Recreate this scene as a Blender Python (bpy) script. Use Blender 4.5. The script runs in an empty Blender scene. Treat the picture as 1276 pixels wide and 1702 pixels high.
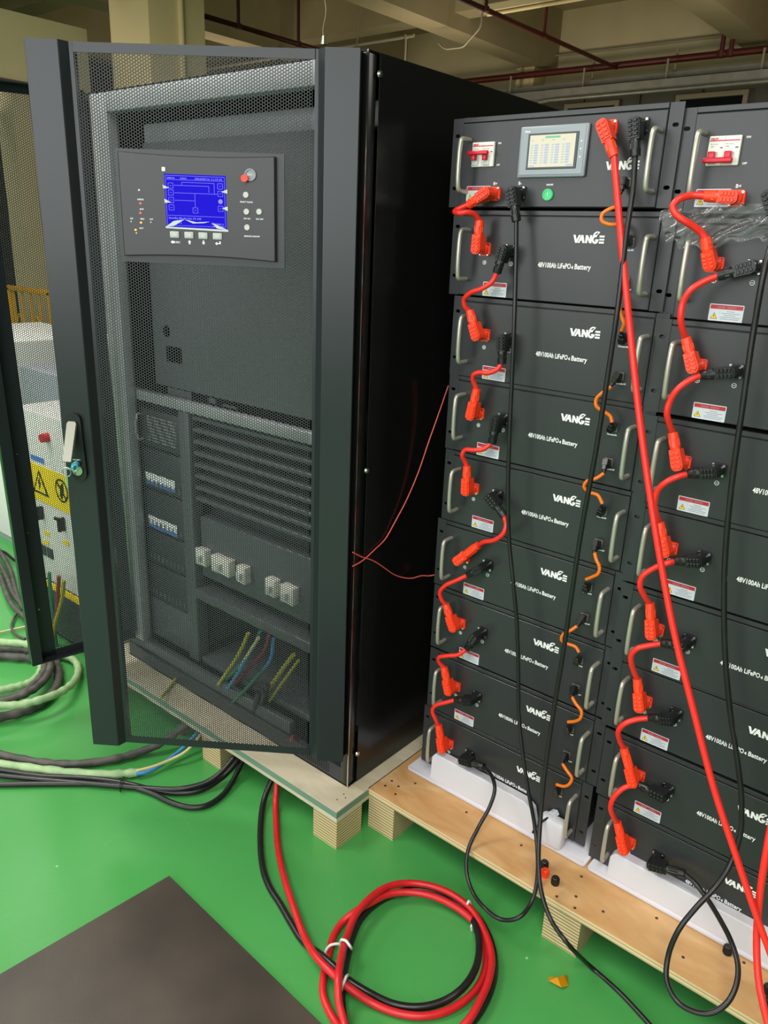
import bpy, bmesh, math, random
from mathutils import Vector, Matrix, noise
import numpy as np
random.seed(7)
S = bpy.context.scene
COL = S.collection

# ---------------------------------------------------------------- camera
def build_camera():
    yaw, pit, rol = 0.68583, -0.33316, -0.04125
    Rz = Matrix.Rotation(yaw, 3, 'Z'); Rx = Matrix.Rotation(pit, 3, 'X')
    c, s = math.cos(rol), math.sin(rol)
    Ry = Matrix(((c, 0, s), (0, 1, 0), (-s, 0, c)))
    R = Rz @ Rx @ Ry
    r, f, u = R.col[0], R.col[1], R.col[2]
    cam = bpy.data.cameras.new('camera'); cam.sensor_width = 36.0; cam.sensor_fit = 'AUTO'
    cam.lens = 1289.25 / 1702 * 36.0; cam.clip_start = 0.02; cam.clip_end = 100
    o = bpy.data.objects.new('camera', cam); COL.objects.link(o)
    M = Matrix.Identity(4)
    for i in range(3):
        M[i][0] = r[i]; M[i][1] = u[i]; M[i][2] = -f[i]
    M[0][3], M[1][3], M[2][3] = 1.02475, -1.45986, 1.46987
    o.matrix_world = M
    S.camera = o
build_camera()

# ---------------------------------------------------------------- world, lights, exposure
S.view_settings.view_transform = 'Standard'
S.view_settings.look = 'None'
S.view_settings.gamma = 1.0
S.view_settings.use_curve_mapping = False
S.view_settings.exposure = 0.0
W = bpy.data.worlds.new('world'); S.world = W; W.use_nodes = True
W.node_tree.nodes['Background'].inputs[0].default_value = (0.9, 0.95, 1.0, 1)
W.node_tree.nodes['Background'].inputs[1].default_value = 0.3

def area(name, loc, size, power, col=(1, 0.97, 0.9), rot=(0, 0, 0), sy=None):
    l = bpy.data.lights.new(name, 'AREA'); l.energy = power; l.color = col
    l.shape = 'RECTANGLE'; l.size = size; l.size_y = sy or size
    o = bpy.data.objects.new(name, l); o.location = loc; o.rotation_euler = rot; COL.objects.link(o)
    return o
# rows of hall lamps under the beams; the upward ones are added ceiling fill
for lx, ly, pw in ((-2.2, -1.6, 170), (1.8, -3.0, 150), (-5.5, -2.5, 130), (-4.5, 2.0, 60), (-8.6, 1.4, 60), (3.5, 3.0, 50)):
    area('hall_lamp_and_fill', (lx, ly, 4.2), 1.2, pw, sy=3.0)
    area('hall_lamp_and_fill', (lx, ly, 4.22), 1.2, pw * .25, col=(1, .86, .68), rot=(math.pi, 0, 0), sy=3.0)
# added fill lights without fixtures, brightening the far wall and beams
for lx, ly, pw in ((-1.5, 8.2, 42), (-6.0, 8.2, 34), (-10.5, 7.5, 26), (-9.0, 2.5, 16)):
    area('far_wall_fill', (lx, ly, 2.9), 1.5, pw, col=(1, .88, .72), rot=(math.radians(150), 0, 0), sy=.8)
# broad fill light added behind the camera for the panel fronts and their sheen
area('window_light', (0.5, -5.9, 2.35), 10.0, 330, col=(.96, .98, 1.0), rot=(math.radians(90), 0, 0), sy=2.7)

# ---------------------------------------------------------------- materials
def lin(h):
    if isinstance(h, str):
        h = tuple(int(h[i:i + 2], 16) / 255 for i in (0, 2, 4))
    return tuple((c / 12.92 if c <= 0.04045 else ((c + 0.055) / 1.055) ** 2.4) for c in h) + (1,)
def mat(name, col, rough=0.5, metal=0.0, spec=0.5, var=0.0, vscale=8, bump=0.0, bscale=200, emit=None, estr=0, coat=0, col2=None, stretch=None, detail=4):
    m = bpy.data.materials.new(name); m.use_nodes = True
    nt = m.node_tree; b = nt.nodes['Principled BSDF']
    b.inputs['Base Color'].default_value = lin(col); b.inputs['Roughness'].default_value = rough
    b.inputs['Metallic'].default_value = metal; b.inputs['Specular IOR Level'].default_value = spec
    b.inputs['Coat Weight'].default_value = coat
    tc = nt.nodes.new('ShaderNodeTexCoord')
    vec = tc.outputs['Object']
    if stretch:
        mp = nt.nodes.new('ShaderNodeMapping'); mp.inputs['Scale'].default_value = stretch
        nt.links.new(vec, mp.inputs['Vector']); vec = mp.outputs['Vector']
    if var or col2:
        n = nt.nodes.new('ShaderNodeTexNoise'); n.inputs['Scale'].default_value = vscale; n.inputs['Detail'].default_value = detail
        nt.links.new(vec, n.inputs['Vector'])
        r = nt.nodes.new('ShaderNodeValToRGB')
        c = lin(col)
        if col2: a, d = c, lin(col2)
        else: a = tuple(x * (1 - var) for x in c[:3]) + (1,); d = tuple(min(1, x * (1 + var)) for x in c[:3]) + (1,)
        r.color_ramp.elements[0].color = a; r.color_ramp.elements[1].color = d
        r.color_ramp.elements[0].position = 0.35; r.color_ramp.elements[1].position = 0.65
        nt.links.new(n.outputs['Fac'], r.inputs['Fac']); nt.links.new(r.outputs['Color'], b.inputs['Base Color'])
    if bump:
        n2 = nt.nodes.new('ShaderNodeTexNoise'); n2.inputs['Scale'].default_value = bscale; n2.inputs['Detail'].default_value = 3
        nt.links.new(vec, n2.inputs['Vector'])
        bp = nt.nodes.new('ShaderNodeBump'); bp.inputs['Strength'].default_value = bump; bp.inputs['Distance'].default_value = 0.002
        nt.links.new(n2.outputs['Fac'], bp.inputs['Height']); nt.links.new(bp.outputs['Normal'], b.inputs['Normal'])
    if emit:
        b.inputs['Emission Color'].default_value = lin(emit); b.inputs['Emission Strength'].default_value = estr
    return m

M = {}
M['panel'] = mat('panel_paint', '2f3133', 0.33, bump=0.04, bscale=900)
M['chassis'] = mat('chassis_paint', '2b2c2d', 0.5)
M['flange'] = mat('flange_paint', '303234', 0.36, bump=0.03, bscale=900)
M['edge'] = mat('panel_edge', '3f4142', 0.3)
M['dark'] = mat('dark_gap', '101112', 0.6)
M['door'] = mat('door_paint', '24292c', 0.3, bump=0.04, bscale=900)
M['sheet'] = mat('perforated_paint', '33373a', 0.4)
M['side'] = mat('side_paint', '121212', 0.22, bump=0.02, bscale=600)
M['inner'] = mat('inner_zinc_paint', '9fa2a6', 0.4, metal=0.2, var=0.08)
M['innerdark'] = mat('inner_dark', '34383d', 0.45, metal=0.1)
M['innermid'] = mat('inner_mid', '5a5e63', 0.4, metal=0.2)
M['handle'] = mat('nickel_handle', 'b9b8ac', 0.32, metal=0.55)
M['chrome'] = mat('chrome', 'd8d8d6', 0.2, metal=1.0)
M['red'] = mat('red_plastic', 'ff4420', 0.38, var=0.04, vscale=60)
M['redcable'] = mat('red_cable', 'ee3028', 0.36)
M['redfloor'] = mat('red_floor_cable', 'c91f26', 0.38, var=0.08, vscale=30)
M['black'] = mat('black_plastic', '17181a', 0.35)
M['blackcable'] = mat('black_cable', '191a1c', 0.33, var=0.15, vscale=40)
M['orange'] = mat('orange_cable', 'f07818', 0.45)
M['white'] = mat('white_print', 'f2f3f3', 0.5)
M['label'] = mat('label_white', 'c9ced6', 0.4)
M['labelred'] = mat('label_red', 'b41f2e', 0.4)
M['labelyellow'] = mat('label_yellow', 'f2d413', 0.4)
M['labelgrey'] = mat('label_grey', '8d95a3', 0.5)
M['ink'] = mat('ink', '0c0c0c', 0.5)
M['hmi'] = mat('hmi_frame', '8f979f', 0.35)
M['hmi2'] = mat('hmi_bezel', '5e666b', 0.35)
M['hmi3'] = mat('hmi_inner', '30383a', 0.3)
M['scr'] = mat('lit_screen', '000000', 0.5, emit='f3f0cf', estr=0.95)
M['scrblue'] = mat('lit_cell', '000000', 0.3, emit='b9cbe6', estr=0.9)
M['scrgreen'] = mat('lit_green', '000000', 0.3, emit='74d39a', estr=0.9)
M['lcd'] = mat('blue_lcd', '000000', 0.6, spec=0.1, emit='1a06dc', estr=1.0)
M['lcdline'] = mat('blue_lcd_line', '000000', 0.3, emit='8f86ff', estr=0.9)
M['led_red'] = mat('red_led', '300000', 0.3, emit='ff3a20', estr=4)
M['led_amber'] = mat('amber_led', '301000', 0.3, emit='ff8a20', estr=4)
M['greenbtn'] = mat('green_lit_button', '1d8a4c', 0.3, emit='3fe08a', estr=0.5)
M['btn'] = mat('grey_button', 'c8cac8', 0.4)
M['breaker'] = mat('breaker_white', 'e2e2d8', 0.35)
M['breakerred'] = mat('breaker_red', 'c8142e', 0.3)
M['foam'] = mat('white_foam', 'd2d2da', 0.75, bump=0.15, bscale=60)
M['cream'] = mat('cream_paint', 'bdae88', 0.7, var=0.05, vscale=1.5)
M['column'] = mat('column_paint', 'd0b98a', 0.7, var=0.03, vscale=2)
M['beam'] = mat('beam_paint', '9a8b69', 0.75, var=0.06, vscale=1.5)
M['wallgrey'] = mat('grey_cladding', '4f4a3f', 0.6, var=0.1, vscale=2)
M['walldark'] = mat('dark_wall', '443a30', 0.7, var=0.1, vscale=1)
M['wallside'] = mat('side_wall_paint', '6b6659', 0.8)
M['pipe'] = mat('red_pipe', '4d140d', 0.45)
M['galv'] = mat('galvanised', '8d8b80', 0.45, metal=0.6, var=0.1, vscale=6)
M['dimsteel'] = mat('dull_conduit', '8a8068', 0.5)
M['mat'] = mat('rubber_board', '37312c', 0.36, col2='4a423a', vscale=4, bump=0.05, bscale=300, detail=8)
M['wcab'] = mat('white_cabinet_paint', 'd9dbd6', 0.45)
M['glazing'] = mat('dark_window_pane', '15171a', 0.12)
M['yellow'] = mat('yellow_paint', 'e0a312', 0.45)
M['wraplight'] = mat('green_wrap', '85a877', 0.6, col2='9fbb8c', vscale=30, bump=0.3, bscale=90)
M['wrapdark'] = mat('dark_wrap', '3d3c3a', 0.6, col2='57544f', vscale=30, bump=0.3, bscale=90)
M['bluewire'] = mat('blue_wire', '3f86bd', 0.4)
M['creamwire'] = mat('cream_wire', 'c9c48a', 0.5)
M['yg'] = mat('yellow_green_wire', 'a7a52b', 0.4)
M['teal'] = mat('teal_wire', '2a7a5c', 0.4)
M['wirered'] = mat('dark_red_wire', '8a2a2a', 0.4)
M['pinkwire'] = mat('pink_wire', 'e8605a', 0.35)
M['tie'] = mat('white_tie', 'dcdcd8', 0.4)
M['amber'] = mat('amber_film', 'c98a12', 0.12, spec=0.9)
M['blueled'] = mat('key_cyan', '63b8c9', 0.25, metal=0.4)
M['bluestrip'] = mat('blue_strip', '4a78c8', 0.4)
M['seamgreen'] = mat('edge_paint', '6f8f7c', 0.6)

def floor_mat():
    m = mat('green_epoxy', '43944a', 0.24, col2='4a9d52', vscale=1.3, bump=0.02, bscale=25)
    nt = m.node_tree; b = nt.nodes['Principled BSDF']
    v = nt.nodes.new('ShaderNodeTexVoronoi'); v.inputs['Scale'].default_value = 9
    tc = nt.nodes.new('ShaderNodeTexCoord'); nt.links.new(tc.outputs['Object'], v.inputs['Vector'])
    r = nt.nodes.new('ShaderNodeValToRGB'); r.color_ramp.elements[0].position = 0.018; r.color_ramp.elements[0].color = (1, 1, 1, 1)
    r.color_ramp.elements[1].position = 0.03; r.color_ramp.elements[1].color = (0, 0, 0, 1)
    nt.links.new(v.outputs['Distance'], r.inputs['Fac'])
    mx = nt.nodes.new('ShaderNodeMix'); mx.data_type = 'RGBA'
    src = b.inputs['Base Color'].links[0].from_socket
    nt.links.new(r.outputs['Color'], mx.inputs['Factor']); nt.links.new(src, mx.inputs['A']); mx.inputs['B'].default_value = lin('a9cba4')
    nt.links.new(mx.outputs['Result'], b.inputs['Base Color'])
    n = nt.nodes.new('ShaderNodeTexNoise'); n.inputs['Scale'].default_value = 3; nt.links.new(tc.outputs['Object'], n.inputs['Vector'])
    mr = nt.nodes.new('ShaderNodeMapRange'); mr.inputs['To Min'].default_value = 0.2; mr.inputs['To Max'].default_value = 0.34
    nt.links.new(n.outputs['Fac'], mr.inputs['Value']); nt.links.new(mr.outputs['Result'], b.inputs['Roughness'])
    return m
M['floor'] = floor_mat()

def wood_mat(name, c1, c2, c3):
    m = bpy.data.materials.new(name); m.use_nodes = True
    nt = m.node_tree; b = nt.nodes['Principled BSDF']; b.inputs['Roughness'].default_value = 0.5
    tc = nt.nodes.new('ShaderNodeTexCoord')
    mp = nt.nodes.new('ShaderNodeMapping'); mp.inputs['Scale'].default_value = (2.2, 7, 7)
    nt.links.new(tc.outputs['Object'], mp.inputs['Vector'])
    n = nt.nodes.new('ShaderNodeTexNoise'); n.inputs['Scale'].default_value = 1.6; n.inputs['Detail'].default_value = 6; n.inputs['Distortion'].default_value = 2.2
    nt.links.new(mp.outputs['Vector'], n.inputs['Vector'])
    r = nt.nodes.new('ShaderNodeValToRGB'); e = r.color_ramp.elements
    e[0].position = 0.3; e[0].color = lin(c1); e[1].position = 0.7; e[1].color = lin(c2)
    k = e.new(0.52); k.color = lin(c3)
    nt.links.new(n.outputs['Fac'], r.inputs['Fac']); nt.links.new(r.outputs['Color'], b.inputs['Base Color'])
    return m
M['ply'] = wood_mat('birch_ply', 'c4935c', 'dab382', 'cfa46f')
M['paleply'] = wood_mat('pale_ply', 'c2b89c', 'd4ccb4', 'cbc2a8')

def layered_mat(name, c1, c2, pitch=0.0085):
    m = bpy.data.materials.new(name); m.use_nodes = True
    nt = m.node_tree; b = nt.nodes['Principled BSDF']; b.inputs['Roughness'].default_value = 0.65
    tc = nt.nodes.new('ShaderNodeTexCoord'); sp = nt.nodes.new('ShaderNodeSeparateXYZ')
    nt.links.new(tc.outputs['Object'], sp.inputs['Vector'])
    nz = nt.nodes.new('ShaderNodeTexNoise'); nz.inputs['Scale'].default_value = 3; nz.inputs['Detail'].default_value = 1; nt.links.new(tc.outputs['Object'], nz.inputs['Vector'])
    ma = nt.nodes.new('ShaderNodeMath'); ma.operation = 'MULTIPLY_ADD'; ma.inputs[1].default_value = 0.006
    nt.links.new(nz.outputs['Fac'], ma.inputs[0]); nt.links.new(sp.outputs['Z'], ma.inputs[2])
    d = nt.nodes.new('ShaderNodeMath'); d.operation = 'MULTIPLY'; d.inputs[1].default_value = 2 * math.pi / pitch
    nt.links.new(ma.outputs[0], d.inputs[0])
    s = nt.nodes.new('ShaderNodeMath'); s.operation = 'SINE'; nt.links.new(d.outputs[0], s.inputs[0])
    r = nt.nodes.new('ShaderNodeValToRGB'); e = r.color_ramp.elements
    e[0].position = 0.1; e[0].color = lin(c1); e[1].position = 0.5; e[1].color = lin(c2)
    mr = nt.nodes.new('ShaderNodeMapRange'); mr.inputs['From Min'].default_value = -1
    nt.links.new(s.outputs[0], mr.inputs['Value']); nt.links.new(mr.outputs['Result'], r.inputs['Fac'])
    nt.links.new(r.outputs['Color'], b.inputs['Base Color'])
    bp = nt.nodes.new('ShaderNodeBump'); bp.inputs['Strength'].default_value = 0.2; bp.inputs['Distance'].default_value = 0.002
    nt.links.new(mr.outputs['Result'], bp.inputs['Height']); nt.links.new(bp.outputs['Normal'], b.inputs['Normal'])
    return m
M['plyedge'] = layered_mat('ply_edge', '8a744f', 'd3bf92')
M['plyedge2'] = layered_mat('ply_edge_thin', 'b79f74', 'dcc89c', 0.009)

def film_mat():
    m = bpy.data.materials.new('clear_film'); m.use_nodes = True
    nt = m.node_tree; nt.nodes.clear()
    out = nt.nodes.new('ShaderNodeOutputMaterial'); mx = nt.nodes.new('ShaderNodeMixShader')
    t = nt.nodes.new('ShaderNodeBsdfTransparent'); g = nt.nodes.new('ShaderNodeBsdfGlossy'); g.inputs['Roughness'].default_value = 0.12
    t.inputs['Color'].default_value = (0.97, 0.97, 0.97, 1)
    d = nt.nodes.new('ShaderNodeBsdfDiffuse'); d.inputs['Color'].default_value = (.8, .8, .82, 1)
    m1 = nt.nodes.new('ShaderNodeMixShader'); m1.inputs['Fac'].default_value = .05
    fr = nt.nodes.new('ShaderNodeLayerWeight'); fr.inputs['Blend'].default_value = 0.2
    nt.links.new(t.outputs[0], m1.inputs[1]); nt.links.new(d.outputs[0], m1.inputs[2])
    nt.links.new(fr.outputs['Fresnel'], mx.inputs['Fac']); nt.links.new(m1.outputs[0], mx.inputs[1]); nt.links.new(g.outputs[0], mx.inputs[2])
    nt.links.new(mx.outputs[0], out.inputs['Surface'])
    return m
M['film'] = film_mat()

# ---------------------------------------------------------------- mesh helpers
def catmull(pts, n):
    P = [Vector(p) for p in pts]
    if len(P) < 3: return P
    P = [P[0] * 2 - P[1]] + P + [P[-1] * 2 - P[-2]]
    out = []
    for i in range(1, len(P) - 2):
        p0, p1, p2, p3 = P[i - 1], P[i], P[i + 1], P[i + 2]
        # centripetal parameterisation keeps tight cable bends free of overshoot
        t0 = 0; t1 = t0 + max((p1 - p0).length, 1e-6) ** .5; t2 = t1 + max((p2 - p1).length, 1e-6) ** .5; t3 = t2 + max((p3 - p2).length, 1e-6) ** .5
        for k in range(n):
            t = t1 + (t2 - t1) * k / n
            A1 = p0 * ((t1 - t) / (t1 - t0)) + p1 * ((t - t0) / (t1 - t0))
            A2 = p1 * ((t2 - t) / (t2 - t1)) + p2 * ((t - t1) / (t2 - t1))
            A3 = p2 * ((t3 - t) / (t3 - t2)) + p3 * ((t - t2) / (t3 - t2))
            B1 = A1 * ((t2 - t) / (t2 - t0)) + A2 * ((t - t0) / (t2 - t0))
            B2 = A2 * ((t3 - t) / (t3 - t1)) + A3 * ((t - t1) / (t3 - t1))
            out.append(B1 * ((t2 - t) / (t2 - t1)) + B2 * ((t - t1) / (t2 - t1)))
    out.append(P[-2])
    return out

class MB:
    def __init__(s, Mx=None): s.v = []; s.f = []; s.m = []; s.s = []; s.X = Mx or Matrix.Identity(4)
    def add(s, V, F, mi=0, sm=False):
        o = len(s.v); s.v += [tuple(s.X @ Vector(p)) for p in V]
        s.f += [tuple(i + o for i in f) for f in F]; s.m += [mi] * len(F); s.s += [sm] * len(F); return s
    def box(s, x0, x1, y0, y1, z0, z1, mi=0):
        V = [(x, y, z) for x in (x0, x1) for y in (y0, y1) for z in (z0, z1)]
        return s.add(V, [(0, 1, 3, 2), (4, 6, 7, 5), (0, 4, 5, 1), (2, 3, 7, 6), (0, 2, 6, 4), (1, 5, 7, 3)], mi)
    def rbox(s, x0, x1, y0, y1, z0, z1, b=0.002, mi=0, seg=2):
        bm = bmesh.new(); bmesh.ops.create_cube(bm, size=1)
        for v in bm.verts: v.co = Vector(((x0 + x1) / 2 + v.co.x * (x1 - x0), (y0 + y1) / 2 + v.co.y * (y1 - y0), (z0 + z1) / 2 + v.co.z * (z1 - z0)))
        bmesh.ops.bevel(bm, geom=bm.edges[:], offset=b, segments=seg, affect='EDGES', profile=0.5)
        bm.verts.index_update(); s.add([v.co[:] for v in bm.verts], [tuple(v.index for v in f.verts) for f in bm.faces], mi, seg > 1); bm.free(); return s
    def prism(s, poly, y0, y1, mi=0, axis='Y', sm=False):
        n = len(poly)
        def q(a, b, y): return (a, y, b) if axis == 'Y' else ((a, b, y) if axis == 'Z' else (y, a, b))
        V = [q(a, b, y0) for a, b in poly] + [q(a, b, y1) for a, b in poly]
        s.add(V, [tuple(range(n)), tuple(range(2 * n - 1, n - 1, -1))], mi)
        o = len(s.v) - 2 * n
        for i in range(n):
            j = (i + 1) % n; s.f.append((o + i, o + n + i, o + n + j, o + j)); s.m.append(mi); s.s.append(sm)
        return s
    def cyl(s, p0, p1, r0, r1=None, n=16, mi=0, sm=True):
        r1 = r0 if r1 is None else r1
        p0 = Vector(p0); p1 = Vector(p1); d = (p1 - p0).normalized(); a = d.orthogonal().normalized(); b = d.cross(a)
        V = []
        for p, r in ((p0, r0), (p1, r1)):
            for k in range(n):
                t = 2 * math.pi * k / n; V.append(p + a * (r * math.cos(t)) + b * (r * math.sin(t)))
        s.add(V, [(k, (k + 1) % n, n + (k + 1) % n, n + k) for k in range(n)], mi, sm)
        s.add(V[:n], [tuple(range(n - 1, -1, -1))], mi); s.add(V[n:], [tuple(range(n))], mi)
        return s
    def tube(s, pts, r, n=10, sub=6, mi=0, rf=None):
        P = catmull(pts, sub) if sub > 1 else [Vector(p) for p in pts]
        P = [p for i, p in enumerate(P) if i == 0 or (p - P[i - 1]).length > 1e-5]
        T = [(P[min(i + 1, len(P) - 1)] - P[max(i - 1, 0)]).normalized() for i in range(len(P))]
        a = T[0].orthogonal().normalized(); V = []
        for i, p in enumerate(P):
            a = (a - T[i] * a.dot(T[i])).normalized(); b = T[i].cross(a)
            rr = r if rf is None else r * rf(i / (len(P) - 1), i)
            for k in range(n):
                t = 2 * math.pi * k / n; V.append(p + a * (rr * math.cos(t)) + b * (rr * math.sin(t)))
        F = [(i * n + k, i * n + (k + 1) % n, (i + 1) * n + (k + 1) % n, (i + 1) * n + k) for i in range(len(P) - 1) for k in range(n)]
        s.add(V, F, mi, True)
        s.add(V[:n], [tuple(range(n - 1, -1, -1))], mi); s.add(V[-n:], [tuple(range(n))], mi)
        return s
    def ball(s, c, r, mi=0, sc=(1, 1, 1), n=10):
        V = []; F = []
        for i in range(n + 1):
            t = math.pi * i / n
            for k in range(n * 2):
                p = math.pi * k / n; V.append((c[0] + r * sc[0] * math.sin(t) * math.cos(p), c[1] + r * sc[1] * math.sin(t) * math.sin(p), c[2] + r * sc[2] * math.cos(t)))
        m = 2 * n
        for i in range(n):
            for k in range(m): F.append((i * m + k, (i + 1) * m + k, (i + 1) * m + (k + 1) % m, i * m + (k + 1) % m))
        return s.add(V, F, mi, True)
    def holed(s, outer, holes, y0, y1, mi=0):
        """flat plate in XZ with real holes"""
        bm = bmesh.new(); loops = []
        for poly in [outer] + holes:
            vs = [bm.verts.new((a, y0, b)) for a, b in poly]; loops.append(vs)
            for i in range(len(vs)): bm.edges.new((vs[i], vs[(i + 1) % len(vs)]))
        bmesh.ops.triangle_fill(bm, use_beauty=True, edges=bm.edges[:])
        bm.verts.index_update()
        V = [v.co[:] for v in bm.verts]; F = [tuple(v.index for v in f.verts) for f in bm.faces]
        s.add(V, F, mi); s.add([(a, y1, c) for a, _, c in V], [tuple(reversed(f)) for f in F], mi)
        for vs in loops:
            P = [v.co for v in vs]; n = len(P)
            s.add([(p.x, y0, p.z) for p in P] + [(p.x, y1, p.z) for p in P], [(i, (i + 1) % n, n + (i + 1) % n, n + i) for i in range(n)], mi)
        bm.free(); return s
    def build(s, name, mats, parent=None, loc=None):
        me = bpy.data.meshes.new(name); me.from_pydata(s.v, [], s.f)
        for m in (mats if isinstance(mats, (list, tuple)) else [mats]): me.materials.append(M[m] if isinstance(m, str) else m)
        me.polygons.foreach_set('material_index', s.m); me.polygons.foreach_set('use_smooth', s.s)
        me.update(); me.validate()
        bm = bmesh.new(); bm.from_mesh(me); bmesh.ops.recalc_face_normals(bm, faces=bm.faces[:]); bm.to_mesh(me); bm.free()
        o = bpy.data.objects.new(name, me); COL.objects.link(o)
        if parent is not None: o.parent = parent
        if loc is not None: o.location = loc
        return o
def tag(o, label, cat, group=None, kind=None):
    o['label'] = label; o['category'] = cat
    if group: o['group'] = group
    if kind: o['kind'] = kind
    return o
def thing(name, label, cat, loc=(0, 0, 0), group=None, rz=0):
    o = bpy.data.objects.new(name, None); COL.objects.link(o); o.empty_display_size = 0.05
    o.location = loc; o.rotation_euler = (0, 0, rz)
    return tag(o, label, cat, group)
def struct(mb, name, m):
    o = mb.build(name, m); o['kind'] = 'structure'; return o
def copy_tree(o, parent=None):
    c = o.copy(); COL.objects.link(c); c.parent = parent
    for ch in o.children: copy_tree(ch, c)
    return c
def oval(cx, cz, w, h, n=14):
    """stadium outline, long axis x"""
    r = h / 2; P = []
    for k in range(n // 2 + 1):
        t = -math.pi / 2 + math.pi * k / (n // 2); P.append((cx + (w / 2 - r) + r * math.cos(t), cz + r * math.sin(t)))
    for k in range(n // 2 + 1):
        t = math.pi / 2 + math.pi * k / (n // 2); P.append((cx - (w / 2 - r) + r * math.cos(t), cz + r * math.sin(t)))
    return P
def circ(cx, cz, r, n=20): return [(cx + r * math.cos(2 * math.pi * k / n), cz + r * math.sin(2 * math.pi * k / n)) for k in range(n)]
def ring(mb, cx, cz, r, w, y0, y1, mi=0, n=24):
    mb.holed(circ(cx, cz, r, n), [circ(cx, cz, r - w, n)], y0, y1, mi)
FONTC = {}
def text_geo(txt, size, bold=0.0):
    key = (txt, size, bold)
    if key in FONTC: return FONTC[key]
    cu = bpy.data.curves.new('lettering', 'FONT'); cu.body = txt; cu.size = size; cu.extrude = 0.0002; cu.offset = bold; cu.resolution_u = 2
    o = bpy.data.objects.new('lettering', cu); COL.objects.link(o)
    dg = bpy.context.evaluated_depsgraph_get(); me = bpy.data.meshes.new_from_object(o.evaluated_get(dg))
    V = [v.co[:] for v in me.vertices]; F = [tuple(p.vertices) for p in me.polygons]
    bpy.data.objects.remove(o); bpy.data.curves.remove(cu); bpy.data.meshes.remove(me)
    FONTC[key] = (V, F); return V, F
def put_text(mb, txt, size, x, z, y=0, bold=0.0, width=None, mi=0, center=False):
    """upright text on a plane facing -Y; width fixes its length"""
    V, F = text_geo(txt, size, bold)
    if not V: return mb
    mx = max(v[0] for v in V); mn = min(v[0] for v in V); k = (width / (mx - mn)) if width else 1
    ox = x - (mn * k) - ((mx - mn) * k / 2 if center else 0)
    mb.add([(v[0] * k + ox, y - v[2], v[1] + z) for v in V], F, mi); return mb
# ---------------------------------------------------------------- the hall
struct(MB().box(-14, 8, -6, 12.3, -0.1, 0), 'floor', 'floor')
struct(MB().box(-14, 8, -6, 12.3, 5.3, 5.45), 'ceiling', 'beam')
struct(MB().box(-14, 8, 12.0, 12.3, 3.95, 5.3), 'wall_back', 'cream')
b = MB().box(-14, 8, 12.05, 12.3, 0, 3.95)
for k in range(22): b.box(-14 + k, -13.97 + k, 12.0, 12.06, 0, 3.95)
struct(b, 'wall_back_cladding', 'wallgrey')
struct(MB().box(-14.3, -14, -6, 12.3, 0, 5.3), 'wall_left', 'walldark')
struct(MB().box(8, 8.3, -6, 12.3, 0, 5.3), 'wall_right', 'wallside')
struct(MB().box(-14, 8, -6.3, -6, 0, 5.3), 'wall_front', 'wallside')
n = 1
def trim(mb, m):
    global n
    struct(mb, 'trim_%d' % n, m); n += 1
for x in (-13.6, -10.3, -6.95, -3.45, 0.1, 3.6, 7.0):       # beams running towards the back wall
    trim(MB().box(x, x + 0.42, -6, 12, 4.42, 5.3), 'beam')
for y in (-5.4, -1.8, 1.8, 5.3, 8.9):                        # cross beams
    trim(MB().box(-14, 8, y, y + 0.38, 4.62, 5.3), 'beam')
trim(MB().box(-7.62, -6.9, 4.03, 4.75, 0, 4.42), 'column')   # pillar behind the cabinet
trim(MB().cyl((-6.88, 4.42, 0), (-6.88, 4.42, 4.42), 0.035), 'column')
trim(MB().box(-7.1, -6.75, 11.6, 12, 0, 4.42), 'column')
trim(MB().box(-8.3, -8.0, -3, 3.97, 2.95, 3.6).box(-8.34, -7.96, -3, 3.99, 2.87, 2.95, 1), ['cream', 'wallgrey'])
trim(MB().box(-8.3, -7.95, 3.0, 3.3, 0, 2.87), 'cream')
for i, (x, w) in enumerate(((-6.3, 1.0), (-4.35, 1.1), (-2.2, 1.1))):
    f = MB().holed([(x, 3.15), (x + w, 3.15), (x + w, 3.86), (x, 3.86)], [[(x + .07, 3.22), (x + w - .07, 3.22), (x + w - .07, 3.79), (x + .07, 3.79)]], 11.95, 12.02)
    o = struct(f, 'window_%d' % (i + 1), 'dimsteel')
    p = MB().box(x + .05, x + w - .05, 11.99, 12.0, 3.2, 3.81).build('pane', 'glazing', o)

# services along the back wall and under the beams
def pipe(name, pts, r, m, label, cat, group=None, extra=None):
    t = thing(name, label, cat, pts[0], group)
    L = [tuple(Vector(p) - Vector(pts[0])) for p in pts]
    MB().tube(L, r, n=12, sub=1).build('pipe', m, t)
    for q in (extra or []):
        q = [tuple(Vector(p) - Vector(pts[0])) for p in q]
        MB().tube(q, r * 0.7, n=8, sub=1).build('hanger_pipe', m, t)
        MB().cyl(Vector(q[0]) - Vector((0, 0, r * .9)), Vector(q[0]) + Vector((0, 0, r * .9)), r * 1.35, n=12).build('collar', m, t)
    return t
pipe('sprinkler_pipe', [(-9.8, 11.4, 4.27), (4, 11.4, 4.22)], 0.05, 'pipe', 'long dark red sprinkler pipe running level along the back wall above the cable trays', 'pipe', None,
     [[(-3.55, 11.4, 4.25), (-3.55, 11.4, 5.3)], [(-3.42, 11.4, 4.25), (-3.42, 11.4, 5.3)]])
pipe('sprinkler_pipe', [(-4.98, 3.0, 4.12), (-5.15, 11.4, 4.22)], 0.03, 'pipe', 'thin red pipe slanting down to the right to meet the long wall pipe', 'pipe', 'branch sprinkler pipes',
     [[(-5.02, 5.6, 4.15), (-5.02, 5.6, 5.3)], [(-5.05, 7.5, 4.17), (-5.05, 7.5, 5.3)], [(-5.1, 9.0, 4.19), (-5.1, 9.0, 5.3)]])
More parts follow.
